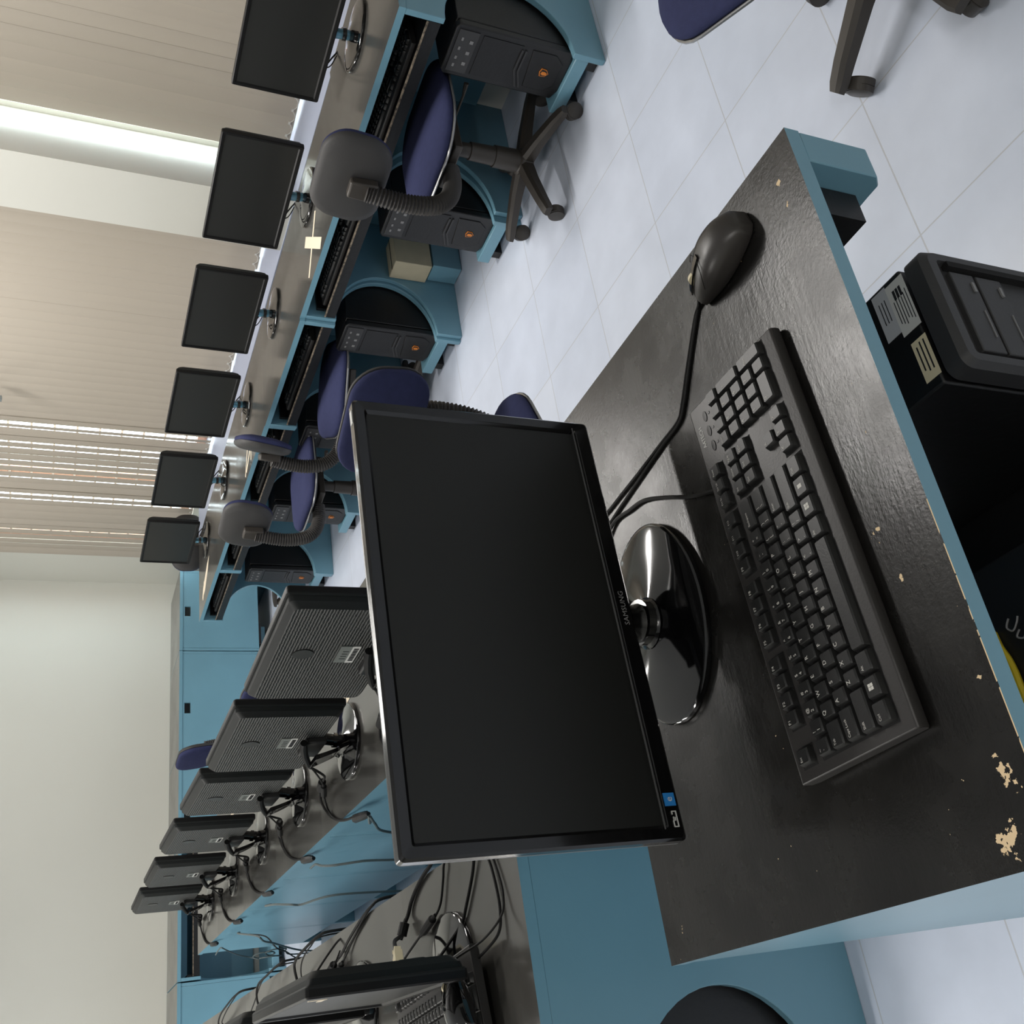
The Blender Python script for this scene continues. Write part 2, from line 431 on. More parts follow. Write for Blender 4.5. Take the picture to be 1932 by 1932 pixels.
# ================================================================== DESKS
def side_panel_mb(D, x0, x1, deep=False):
    """side panel with a round bite out of its front edge; deep = the bite runs down to the floor"""
    a, b, zc = (0.32, 0.25, 0.24) if deep else (0.235, 0.195, 0.295)
    if deep:
        pts = [(D, 0.0), (a, 0.0)]
        for k in range(0, 17):
            t = PI / 2 * k / 16; pts.append((0.03 + (a - 0.03) * math.cos(t), zc + b * math.sin(t)))
        pts += [(0.012, zc + b), (0.0, zc + b + 0.012), (0.0, 0.60), (D, 0.60)]
    else:
        pts = [(D, 0.0), (0.004, 0.0), (0.0, 0.008), (0.0, zc - b)]
        for k in range(1, 24):
            t = -PI / 2 + PI * k / 24
            pts.append((max(0, a * math.cos(t)), zc + b * math.sin(t)))
        pts += [(0.0, zc + b), (0.0, 0.60), (D, 0.60)]
    mb = MB(); mb.prism(pts, x0, x1, 'x'); return mb
def desk_parts(t, Wd, D, far=False, tray=True, shelf=True, case_side=1, top_mat=None, thick=0.018, deep=False):
    tp = MB(); tp.prism([(-Wd / 2, 0), (Wd / 2, 0), (Wd / 2, D), (-Wd / 2, D)], 0.600, DT, 'z', 0, 0)
    tp.m[1] = 1
    tp.build('tabletop', [BLUE, top_mat or TOPBLACK], t, smooth=0, bevel=0.0)
    for s in (-1, 1):
        x1 = s * Wd / 2 - s * 0.001; x0 = x1 - s * thick
        side_panel_mb(D - 0.004, min(x0, x1), max(x0, x1), deep and s > 0).build('side_panel', BLUE, t, bevel=0.0015, seg=1)
    bp = MB(); iw = Wd - 2 * thick - 0.004
    z0 = 0.10
    if far:
        hx, hz, hw, hh = far
        L, Rr = -iw / 2, iw / 2
        y0, y1 = D - 0.022, D - 0.004
        def q(xa, xb, za, zb): bp.box(((xa + xb) / 2, (y0 + y1) / 2, (za + zb) / 2), (xb - xa, y1 - y0, zb - za))
        q(L, hx - hw / 2, z0, 0.6); q(hx + hw / 2, Rr, z0, 0.6); q(hx - hw / 2, hx + hw / 2, z0, hz - hh / 2); q(hx - hw / 2, hx + hw / 2, hz + hh / 2, 0.6)
    else:
        bp.box((0, D - 0.013, (z0 + 0.6) / 2), (iw, 0.018, 0.6 - z0))
    bp.build('back_panel', BLUE, t, smooth=0)
    if tray:
        tr = MB(); tr.box((0, 0.17, 0.521), (iw - 0.004, 0.30, 0.016), 0)
        tr.box((0, 0.012, 0.513), (iw - 0.004, 0.016, 0.034), 0)
        tr.box((0, 0.0035, 0.5325), (iw - 0.006, 0.004, 0.005), 1)
        tr.build('keyboard_tray', [BLACKPAINT, WORN], t, smooth=0)
        for s in (-1, 1):
            rl = MB(); rl.box((s * (iw / 2 - 0.008), 0.18, 0.548), (0.014, 0.30, 0.03)); rl.build('tray_rail', BLACKPAINT, t, smooth=0)
    if shelf:
        sh = MB(); sw = 0.205; cx = case_side * (iw / 2 - sw / 2)
        sh.box((cx, 0.235, 0.058), (sw, 0.43, 0.042), 0); sh.build('case_shelf', BLUE, t, bevel=0.003)
        ru = MB()
        for s in (-1, 1): ru.box((cx + s * 0.07, 0.235, 0.018), (0.03, 0.40, 0.034))
        ru.build('shelf_runner', BLACKPAINT, t, smooth=0)
GB = {1: 'blue desks along the window wall', 2: 'blue desks of the middle row', 3: 'blue desks of the left row', 4: 'blue desks against the far wall'}
R1 = [1.595, 2.24, 2.857, 3.55, 4.25, 4.952, 5.612]
R1L = ['black-topped blue desk at the near end of the window row, topmost in the photo',
       'black-topped blue desk with a pale tape cross, beige box under it',
       'black-topped blue desk third from the near end of the window row',
       'black-topped blue desk fourth from the near end of the window row',
       'black-topped blue desk with an N of pale tape on it, fifth in the window row',
       'black-topped blue desk at the window row\'s far end, bent pale tape on it']
P1 = None
X1 = [2.462, 2.436, 2.425, 2.432, 2.442, 2.446]
for i in range(6):
    w = R1[i + 1] - R1[i]; yc = (R1[i + 1] + R1[i]) / 2
    if P1 is None:
        P1 = thing('computer_desk', (X1[0], yc, 0), R_(-90), R1L[0], 'desk', GB[1]); desk_parts(P1, 0.645, 0.532); W1 = 0.645
    else:
        dup(P1, (X1[i], yc, 0), R_(-90), R1L[i], GB[1], w / W1)
R2 = [1.60, 2.275, 2.95, 3.632, 4.312, 5.0, 5.69]

R2L = ['black-topped blue desk at the near end of the middle row, mostly behind the big monitor',
       'second black-topped blue desk of the middle row counted from its near end',
       'third black-topped blue desk of the middle row counted from its near end',
       'fourth black-topped blue desk of the middle row counted from its near end',
       'fifth black-topped blue desk of the middle row counted from its near end',
       'black-topped blue desk at the far end of the middle row']
for i in range(6):
    dup(P1, (1.150 + 0.0185 * ((R2[i] + R2[i + 1]) / 2 - 2.4), (R2[i] + R2[i + 1]) / 2, 0), R_(88.94), R2L[i], GB[2], (R2[i + 1] - R2[i]) / W1)
R3 = [1.622, 2.272, 2.940, 3.634, 4.312, 5.0, 5.69]
R3L = ['blue desk at the near end of the left row, round cut-out in its side panel',
       'second blue desk of the left row, only its black top showing behind a monitor',
       'third blue desk of the left row, cables arching over its back edge',
       'fourth blue desk of the left row, near the bottom edge of the photo',
       'fifth blue desk of the left row, at the bottom edge of the photo',
       'last blue desk of the left row, nearest to the far wall']
for i in range(6):
    dup(P1, (-0.176, (R3[i] + R3[i + 1]) / 2, 0), R_(-90), R3L[i], GB[3], (R3[i + 1] - R3[i]) / W1)
# far wall row: backs towards the camera, one turned round
P4 = None
R4 = [(2.672, 3.262, 2.955, 'blue desk back with a square cable hole at the window end of the far wall'),
      (1.992, 2.668, 2.276, 'blue desk back with a square cable hole, second from the window along the far wall'),
      (1.398, 1.988, 1.578, 'blue desk back with a cable hole, seen between the monitors of the middle row')]
for (xa, xb, hx, lb) in R4:
    xc = (xa + xb) / 2
    t = thing('computer_desk', (xc, YW - 0.006, 0), R_(180), lb, 'desk', GB[4])
    desk_parts(t, xb - xa, 0.562, far=(-(hx - xc), 0.568, 0.072, 0.038), tray=False, shelf=True)
t = thing('computer_desk', (1.022, 6.602, 0), 0, 'blue desk against the far wall turned round so that its black keyboard tray shows', 'desk', GB[4])
desk_parts(t, 0.735, 0.562, tray=True, shelf=True, case_side=-1)
for (xa, xb, lb) in [(-0.03, 0.648, 'plain blue desk back against the far wall, below the turned-round desk in the photo')]:
    t = thing('computer_desk', ((xa + xb) / 2, YW - 0.006, 0), R_(180), lb, 'desk', GB[4]); desk_parts(t, xb - xa, 0.562, far=(0.14, 0.568, 0.07, 0.038), tray=False)
# near desk
NDX, NDY, NDW, NDD = 0.4735, 0.590, 0.805, 0.609
CHIPS = [(-0.328, 0.026, 0.019, 0.009, 0.55), (-0.377, 0.046, 0.016, 0.011, 0.45), (-0.373, 0.195, 0.012, 0.010, 1.15), (-0.366, 0.568, 0.010, 0.007, 1.0),
         (0.350, 0.033, 0.012, 0.006, 1.0), (0.317, 0.031, 0.012, 0.005, 0.95), (-0.085, 0.069, 0.014, 0.010, 1.05), (-0.133, 0.058, 0.010, 0.005, 0.95),
         (0.286, 0.059, 0.008, 0.007, 1.5), (-0.25, 0.016, 0.010, 0.006, 1.4)]
WORNTOP = make_worn_top()
t = thing('computer_desk', (NDX, NDY, 0), 0, 'black-topped blue desk with chipped paint in the foreground, holding keyboard and big monitor', 'desk')
desk_parts(t, NDW, NDD, tray=False, shelf=False, top_mat=WORNTOP, thick=0.046, deep=True)
for s in (-1, 1):
    rl = MB(); rl.box((s * 0.333, 0.26, 0.548), (0.042, 0.46, 0.075)); rl.build('tray_rail', BLACKPAINT, t, smooth=0)
    r2 = MB(); r2.box((s * 0.350, 0.26, 0.590), (0.010, 0.46, 0.014)); r2.build('rail_batten', BLUE, t, smooth=0)
sh = MB(); sh.box((0, 0.27, 0.058), (0.70, 0.42, 0.042)); sh.build('case_shelf', BLACKPAINT, t, bevel=0.003)  # black, unlike the blue shelves elsewhere: under-desk shadow put into the colour
ru = MB()
for x in (-0.3, 0, 0.3): ru.box((x, 0.27, 0.018), (0.03, 0.40, 0.034))
ru.build('shelf_runner', BLACKPAINT, t, smooth=0)

# ================================================================== MONITORS
def rrect3(w, h, r, y, zc, n=4, dx=0.0):
    return [(a + dx, y, b + zc) for a, b in rrect(w, h, r, n)]
def monitor(t, w, h, zb, bez, bezb, base_rx, base_ry, detail, big=False, glass=True):
    """screen faces -y; origin on the desk under the base"""
    zc = zb + h / 2; yf = -0.036
    # bezel ring
    r = 0.006
    rings = [rrect3(w, h, r, yf + 0.014, zc), rrect3(w, h, r, yf + 0.003, zc), rrect3(w - 0.006, h - 0.006, r, yf, zc)]
    off = (bezb - bez) / 2
    iw, ih = w - 2 * bez, h - bez - bezb
    rings += [rrect3(iw + 0.008, ih + 0.008, 0.003, yf + 0.001, zc + off), rrect3(iw, ih, 0.002, yf + 0.005, zc + off)]
    mb = MB(); mb.loft(rings, 0, None, caps=False)
    mb.build('bezel', BEZEL if big else BEZELROW, t, smooth=30)
    s = MB(); s.box((0, yf + 0.008, zc + off), (iw + 0.002, 0.006, ih + 0.002)); s.build('screen', SCREEN, t, smooth=0)
    b = MB()
    b.loft([rrect3(w - 0.001, h - 0.001, r, yf + 0.011, zc), rrect3(w, h, r, yf + 0.017, zc), rrect3(w - 0.004, h - 0.004, r, yf + 0.020, zc)], 1)
    rg = [rrect3(w - 0.008, h - 0.008, r, yf + 0.018, zc), rrect3(w - 0.012, h - 0.012, 0.012, yf + 0.030, zc), rrect3(w - 0.034, h - 0.034, 0.016, yf + 0.042, zc)]
    b.loft(rg, 1, None, caps=False); b.add(rg[2], [tuple(range(len(rg[2])))], 0)
    bk = b.build('back_cover', [RIBBED, RIM if big else DARKRIM], t, smooth=30)
    # base, neck
    ba = MB(); ba.lathe([(0.2, 0), (0.985, 0.0), (1.0, 0.002), (1.0, 0.0075), (0.985, 0.0092), (0.96, 0.0098), (0.7, 0.0125), (0.4, 0.0165), (0.22, 0.021), (0.06, 0.025)], 56, 0, None, base_rx, base_ry)
    ba.build('base', GLOSS, t, smooth=40)
    nk = MB()
    zt = zb + 0.05
    if big:
        nk.tube([(0, 0.006, 0.022), (0, 0.006, 0.03), (0, 0.007, 0.045), (0, 0.012, zt + 0.02)], [0.034, 0.027, 0.0235, 0.0235], 24)
    else:
        nk.tube([(0, -0.002, 0.018), (0, -0.004, 0.04), (0, -0.010, zb + 0.02)], 0.0155, 20, 0)
    nk.build('neck', SMOKED if glass and not big else BEZEL, t, smooth=40)
    cl = MB(); zcl = 0.030 if big else 0.040
    cl.tube([(0, 0.004 if big else -0.003, zcl - 0.006), (0, 0.004 if big else -0.004, zcl + 0.006)], 0.030 if big else 0.0195, 20); cl.build('neck_collar', GLOSS, t, smooth=40)
    if not big and not glass:
        sp = MB(); pts = [(0, 0.052, zb + 0.035), (0, 0.040, zb + 0.0), (0, 0.028, zb - 0.03), (0, 0.024, 0.034), (0, 0.022, 0.018)]
        P = smoothpts(pts, 5); m_ = len(P)
        wid = [0.040, 0.034, 0.029, 0.034, 0.058]
        rg = []
        for i, p in enumerate(P):
            u = i / (m_ - 1) * 4; k = min(int(u), 3); ww = wid[k] + (wid[k + 1] - wid[k]) * (u - k); d = 0.010 + 0.006 * abs(0.5 - i / (m_ - 1))
            rg.append([(-ww, p.y - d / 2, p.z), (ww, p.y - d / 2, p.z), (ww, p.y + d / 2, p.z), (-ww, p.y + d / 2, p.z)])
        sp.loft(rg); sp.build('stand_spine', GLOSS, t, bevel=0.003, smooth=50)
    mt = MB(); mt.box((0, yf + 0.048, zb + 0.035), (0.13, 0.020, 0.052), 0, None, (0.85, 1)); mt.build('port_housing', PLASTIC, t, bevel=0.005)
    if detail:
        lg = MB(); lg.prism([(0.022 * math.cos(2 * PI * k / 28) - 0.02, 0.022 * math.sin(2 * PI * k / 28) + zb + 0.195) for k in range(28)], yf + 0.0405, yf + 0.044, 'y')
        lg.build('round_emblem', CHARCOAL, t)
        st = MB(); st.box((-0.02, yf + 0.043, zb + 0.110), (0.080, 0.002, 0.026), 0); st.box((-0.02, yf + 0.0432, zb + 0.0905), (0.080, 0.0022, 0.017), 1)
        for k in range(13):
            st.box((-0.05 + k * 0.0048, yf + 0.0446, zb + 0.0900), (0.0022 if k % 3 else 0.0034, 0.0006, 0.010), 2)
        for k in range(4): st.box((-0.036 + k * 0.012, yf + 0.0444, zb + 0.109), (0.0016, 0.0006, 0.012), 2)
        st.build('rating_sticker', [LABELGREY, LABELWHITE, INK], t, smooth=0)
    return t
# foreground monitor
M0 = thing('computer_monitor', (0.467, 1.047, DT), R_(2.4), 'large black monitor on an oval gloss base in the foreground', 'monitor')
monitor(M0, 0.571, 0.333, 0.066, 0.0185, 0.024, 0.135, 0.104, False, True)
bz = [c for c in M0.children if c.name.startswith('bezel')][0]
tx = MB(); RX = Matrix.Rotation(R_(90), 4, 'X')
text_faces(tx, 'SAMSUNG', 0.0098, 0, 0, 0, 0, Matrix.Translation((0.0, -0.0367, 0.0776)) @ RX, 'CENTER', 1.05)
tx.build('maker_lettering', GREYPRINT, bz, smooth=0)
ln = MB(); ln.box((0, -0.0372, 0.0925), (0.545, 0.0012, 0.0012)); ln.build('bezel_gloss_line', RIM, bz, smooth=0)  # thin grey bar paints in the gloss highlight along the lower bezel
sk = MB(); sk.box((-0.240, -0.0366, 0.0785), (0.0145, 0.0012, 0.0140), 0)
text_faces(sk, 'e', 0.012, 0, 0, 0, 1, Matrix.Translation((-0.240, -0.0375, 0.079)) @ RX, 'CENTER')
sk.build('blue_energy_sticker', [SKYBLUE, LABELWHITE], bz, smooth=0)['label'] = 'small blue energy sticker'
ic = MB()
for (a, b, c, d) in [(-0.262, 0.0742, 0.017, 0.0010), (-0.2705, 0.0765, 0.0010, 0.0055), (-0.2535, 0.0765, 0.0010, 0.0055), (-0.267, 0.0793, 0.007, 0.0010), (-0.2550, 0.0793, 0.004, 0.0010),
                     (-0.262, 0.0785, 0.005, 0.0008), (-0.262, 0.0765, 0.004, 0.0008)]:
    ic.box((a, -0.0366, b), (c, 0.0012, d))
ic.build('icon_sticker', LABELWHITE, bz, smooth=0)
ws = MB(); ws.box((0.262, -0.026, 0.3992), (0.020, 0.008, 0.0010)); ws.build('white_sticker', LABELWHITE, bz, smooth=0)
# row monitors
def row_monitor(t, glass=True):
    monitor(t, 0.485, 0.270, 0.067, 0.014, 0.017, 0.112, 0.100, True, False, glass)
RM1L = ['dark monitor on the near-end window-row desk, cut off by the photo edge',
        'dark monitor beside the pillar, second from the near end of the window row',
        'dark monitor third from the near end of the window row',
        'dark monitor in the window row just before the first bright gap in the blind',
        'dark monitor in front of the brightest blind slats, fifth in the window row',
        'dark monitor at the far end of the window row, a black chair back behind it']
PM1 = thing('computer_monitor', (2.795, 1.945, DT), R_(-90), RM1L[0], 'monitor', 'monitors along the window wall')
row_monitor(PM1)
mb = MB()
cable_mb([(-0.10, 0.03, 0.115), (-0.20, 0.07, 0.09), (-0.235, 0.12, 0.05), (-0.21, 0.17, 0.01), (-0.19, 0.18, -0.004)], 0.0028, mb=mb)
cable_mb([(-0.08, 0.03, 0.115), (-0.17, 0.06, 0.07), (-0.20, 0.10, 0.03), (-0.19, 0.15, 0.005)], 0.0020, mb=mb)
mb.build('monitor_cable', CABLE, PM1)
for i, (x, y, rz) in enumerate([(2.795, 2.622, -88.5), (2.795, 3.272, -90), (2.795, 3.925, -90.5), (2.795, 4.605, -89.5), (2.80, 5.275, -90)]):
    dup(PM1, (x, y, DT), R_(rz), RM1L[i + 1])
RM2L = ['monitor with ribbed black back and label, half hidden by the big foreground monitor',
        'monitor with ribbed black back, second from the near end of the middle row',
        'monitor with ribbed black back, third from the near end of the middle row',
        'monitor with ribbed black back, fourth from the near end of the middle row',
        'monitor with ribbed back, fifth from the near end of the middle row',
        'monitor with ribbed back at the far end of the middle row, before the black tray']
PM2 = thing('computer_monitor', (0.79, 1.975, DT), R_(92), RM2L[0], 'monitor', 'monitors of the middle row seen from behind')
row_monitor(PM2, False)
pc = MB()
pc.tube([(-0.080, 0.026, 0.140), (-0.060, 0.030, 0.137), (-0.010, 0.036, 0.124), (0.040, 0.046, 0.104), (0.060, 0.050, 0.094)], [0.009, 0.010, 0.0095, 0.008, 0.005], 10)
cable_mb([(0.060, 0.050, 0.094), (0.115, 0.047, 0.060), (0.19, 0.040, 0.026), (0.255, 0.036, 0.017)], 0.0036, mb=pc)
ferrite(pc, (0.255, 0.036, 0.017), (0.305, 0.046, 0.012), 0.0115)
cable_mb([(0.305, 0.046, 0.012), (0.325, 0.072, 0.007), (0.28, 0.115, 0.004), (0.20, 0.155, 0.004), (0.09, 0.185, 0.004), (0.0, 0.195, -0.006), (-0.05, 0.200, -0.018)], 0.0036, mb=pc)
pc.build('power_cable', CABLE, PM2)
vc = MB()
cable_mb([(0.055, 0.048, 0.096), (0.105, 0.053, 0.070), (0.155, 0.060, 0.045), (0.19, 0.066, 0.030)], 0.0026, mb=vc)
ferrite(vc, (0.19, 0.066, 0.030), (0.235, 0.082, 0.020), 0.0085)
cable_mb([(0.235, 0.082, 0.020), (0.25, 0.120, 0.006), (0.18, 0.160, 0.004), (0.08, 0.185, 0.004), (0.02, 0.195, -0.002)], 0.0026, mb=vc)
vc.build('video_cable', CABLE, PM2)
pg = MB(); pg.tube([(0.03, 0.196, -0.004), (0.02, 0.198, -0.006), (-0.035, 0.204, -0.016), (-0.055, 0.206, -0.020)], [0.006, 0.012, 0.011, 0.006], 8); pg.build('cable_plug', PLASTIC, PM2)
for i, (x, y, rz) in enumerate([(0.797, 2.600, 90), (0.822, 3.215, 87.5), (0.842, 3.870, 87.5), (0.852, 4.535, 88.5), (0.862, 5.215, 89.5)]):
    dup(PM2, (x, y, DT), R_(rz), RM2L[i + 1])
PM3 = dup(PM1, (0.163, 1.975, DT), R_(-90.5), 'monitor seen edge-on on the near desk of the left row, keyboard leaning below it', 'monitors of the left row')
dup(PM1, (0.160, 2.63, DT), R_(-90), 'monitor on the second left-row desk, only its base inside the photo', 'monitors of the left row')
for c in list(PM3.children):
    if c.name.startswith('monitor_cable'): bpy.data.objects.remove(c)
tp = MB(); tp.box((0.225, -0.0375, 0.315), (0.010, 0.001, 0.030), 0, Matrix.Translation((0.0, 0, 0))); tp.box((0.205, -0.0375, 0.305), (0.036, 0.001, 0.008), 0); tp.build('tape_scrap', TAPE, PM3, smooth=0)

# ================================================================== KEYBOARDS
UX, UY = 0.0197, 0.0212
def key_layout():
    K = []
    x0 = -0.2185
    def row(r, items, start=0.0):
        x = start
        for it in items:
            if isinstance(it, (int, float)): x += it; continue
            lab, w = it if isinstance(it, tuple) else (it, 1.0)
            K.append((lab, x0 + (x + w / 2) * UX, YR[r], w, 1.0)); x += w
    YR = [0.0640, 0.0335, 0.0123, -0.0089, -0.0301, -0.0513]
    row(0, ['Esc', 1, 'F1', 'F2', 'F3', 'F4', .5, 'F5', 'F6', 'F7', 'F8', .5, 'F9', 'F10', 'F11', 'F12', .35, 'Prt Sc', 'Scr Lk', 'Pause'])
    row(1, ['~ `', '! 1', '@ 2', '# 3', '$ 4', '% 5', '^ 6', '& 7', '* 8', '( 9', ') 0', '_ -', '+ =', ('Backspace', 2), .35, 'Ins', 'Home', 'PgUp', .35, 'Num', '/', '*', '-'])
    row(2, [('Tab', 1.5), 'Q', 'W', 'E', 'R', 'T', 'Y', 'U', 'I', 'O', 'P', '{ [', '} ]', ('| \\', 1.5), .35, 'Del', 'End', 'PgDn', .35, '7', '8', '9'])
    row(3, [('Caps Lock', 1.75), 'A', 'S', 'D', 'F', 'G', 'H', 'J', 'K', 'L', ': ;', '" \'', ('Enter', 2.25), 3.70, '4', '5', '6'])
    row(4, [('Shift', 2.25), 'Z', 'X', 'C', 'V', 'B', 'N', 'M', '< ,', '> .', '? /', ('Shift', 2.75), 1.35, '^', 1.35, '1', '2', '3'])
    row(5, [('Ctrl', 1.25), ('win', 1.25), ('Alt', 1.25), ('', 6.25), ('Alt', 1.25), ('win', 1.25), ('menu', 1.25), ('Ctrl', 1.25), .35, '<', 'v', '>', .35, ('0', 2), '.'])
    K.append(('+', x0 + (15 + .35 + 3 + .35 + 3.5) * UX, (YR[2] + YR[3]) / 2, 1, 2.0))
    K.append(('Enter', x0 + (15 + .35 + 3 + .35 + 3.5) * UX, (YR[4] + YR[5]) / 2, 1, 2.0))
    return K
def key_mesh(mb, lab, cx, cy, w, hgt, z0, legend=True):
    a, b = w * UX - 0.0016, (hgt - 1) * UY + UY - 0.0018
    h = 0.0075
    r0 = [(cx + p, cy + q, z0) for p, q in rrect(a, b, 0.0015, 2)]
    r1 = [(cx + p, cy + q, z0 + h * 0.8) for p, q in rrect(a - 0.0028, b - 0.0030, 0.0015, 2)]
    r2 = [(cx + p, cy + q + 0.0006, z0 + h) for p, q in rrect(a - 0.0048, b - 0.0050, 0.0012, 2)]
    mb.loft([r0, r1, r2], 0)
    if not legend or not lab: return
    zt = z0 + h + 0.00025
    lx, ly = cx - a / 2 + 0.0040, cy + b * 0.16
    if lab == 'win':
        for i in (-1, 1):
            for j in (-1, 1): mb.box((cx + i * 0.0017, cy + j * 0.0017 + 0.001, zt), (0.0030, 0.0030, 0.0001), 1)
    elif lab == 'menu': mb.box((cx, cy + 0.001, zt), (0.0045, 0.006, 0.0001), 1)
    elif ' ' in lab and len(lab) == 3:
        p, q = lab.split(' ')
        text_faces(mb, p, 0.0058, lx, cy + 0.0042, zt, 1); text_faces(mb, q, 0.0058, lx, cy - 0.0028, zt, 1)
    elif len(lab) == 1: text_faces(mb, lab, 0.0066, lx, ly + 0.001, zt, 1)
    else: text_faces(mb, lab, 0.0042 if len(lab) > 2 else 0.0054, lx - 0.0006, ly, zt, 1)
def kb_height(y): return 0.016 + (y + 0.085) / 0.17 * 0.008
def kb_body(t, w=0.464, d=0.172):
    mb = MB()
    prof = [(-0.076, 0.0), (-0.081, 0.004), (-0.081, 0.010), (-0.079, 0.0155), (-0.0765, kb_height(-0.0765)), (d / 2 - 0.002, kb_height(d / 2)), (d / 2, 0.022), (d / 2, 0.010), (d / 2 - 0.01, 0.006)]
    mb.prism(prof, -w / 2, w / 2, 'x')
    return mb.build('body', KBODY, t, bevel=0.002)
def keyboard_full(t):
    kb_body(t)
    # flat near-black sheets paint the shade of the sunken key blocks
    for (xa, xb, ya, yb) in [(-0.2200, 0.0790, -0.0630, 0.0450), (0.0825, 0.1425, -0.0630, -0.0400), (0.0825, 0.1425, 0.0005, 0.0450), (0.1490, 0.2290, -0.0630, 0.0450),
                             (-0.2200, -0.1975, 0.0530, 0.0750), (-0.1800, -0.0990, 0.0530, 0.0750), (-0.0915, -0.0105, 0.0530, 0.0750), (-0.0030, 0.0780, 0.0530, 0.0750), (0.0825, 0.1425, 0.0530, 0.0750)]:
        wl = MB(); za, zb_ = kb_height(ya) + 0.0002, kb_height(yb) + 0.0002
        wl.add([(xa, ya, za), (xb, ya, za), (xb, yb, zb_), (xa, yb, zb_), (xa, ya, za - 0.001), (xb, ya, za - 0.001), (xb, yb, zb_ - 0.001), (xa, yb, zb_ - 0.001)],
               [(0, 1, 2, 3), (7, 6, 5, 4), (0, 4, 5, 1), (1, 5, 6, 2), (2, 6, 7, 3), (3, 7, 4, 0)])
        wl.build('key_well_shade', HOLE, t, smooth=0)
    K = key_layout(); K.sort(key=lambda k: -(k[3] * k[4]) + 0.001 * k[2])
    rest = MB()
    for i, (lab, cx, cy, w, hg) in enumerate(K):
        if i < 100:
            mb = MB(); key_mesh(mb, lab, 0, 0, w, hg, 0.0)
            o = mb.build('key', [KEYM, WHITEPRINT], t, (cx, cy, kb_height(cy)), (R_(2.6), 0, 0), smooth=25)
        else: key_mesh(rest, lab, cx, cy, w, hg, kb_height(cy))
    if rest.v: tag(rest.build('remaining_keys', [KEYM, WHITEPRINT], t, smooth=25), kind='stuff')
    lt = MB(); T = Matrix.Translation((0, 0, kb_height(0.074) + 0.0004)) @ Matrix.Rotation(R_(2.6), 4, 'X')
    text_faces(lt, 'A4TECH', 0.0085, 0.1735, 0.0735, 0, 0, Matrix.Translation((0, 0, kb_height(0.0735) + 0.0005 - 0.0735 * math.tan(R_(2.6)))) @ Matrix.Rotation(R_(2.6), 4, 'X'), 'LEFT', 0.95)
    lt.build('maker_lettering', LABELWHITE, t, smooth=0)
    ld = MB()
    for k in range(3):
        ld.lathe([(0.0045, 0), (0.0045, 0.0008), (0.003, 0.0009)], 16, 0, Matrix.Translation((0.168 + 0.021 * k, 0.0595, kb_height(0.0595))), 1.6, 0.8)
        ld.box((0.168 + 0.021 * k, 0.0515, kb_height(0.0515) + 0.0003), (0.003, 0.003, 0.0006), 1)
    ld.build('indicator_lights', [PLASTIC, GREYPRINT], t)
KB = thing('computer_keyboard', (0.432, 0.762, DT), R_(2.2), 'black full-size keyboard on the foreground desk below the big monitor', 'keyboard')
keyboard_full(KB)
kc = cable_mb([(0.125, 0.080, 0.012), (0.128, 0.092, 0.008), (0.157, 0.154, 0.0035), (0.188, 0.206, 0.0035), (0.212, 0.252, 0.0035), (0.220, 0.290, 0.0035), (0.225, 0.345, 0.0035), (0.18, 0.420, 0.0035), (0.16, 0.445, -0.02)], 0.0027)
kc.build('keyboard_cable', CABLE, KB)
# simple keyboard used on trays and on the left row
def keyboard_plain(t):
    kb_body(t)
    ks = MB()
    for (lab, cx, cy, w, hg) in key_layout(): key_mesh(ks, lab, cx, cy, w, hg, kb_height(cy), False)
    for (lab, cx, cy, w, hg) in key_layout():
        if w < 2: ks.box((cx - 0.003, cy + 0.002, kb_height(cy) + 0.0079), (0.004, 0.004, 0.0004), 1)
    ks.build('keys', [KEYM, GREYPRINT], t, smooth=25)
KP = thing('computer_keyboard', (0.078, 2.012, DT + 0.016), R_(-85), 'black keyboard lying under the edge-on monitor of the left row, mouse on top', 'keyboard')
keyboard_plain(KP)
TK = ['black keyboard on the tray under the nearest window-row desk', 'black keyboard on the tray under the desk with the pale tape cross', 'black keyboard on the tray of the third window-row desk',
      'black keyboard on the tray of the fourth window-row desk', 'black keyboard on the tray of the fifth window-row desk', 'black keyboard on the tray of the far-end window-row desk']
for i in range(6):
    dup(KP, (X1[i] + 0.115, (R1[i] + R1[i + 1]) / 2 + 0.03, 0.5292), R_(-90), TK[i], 'keyboards on the window-row trays')

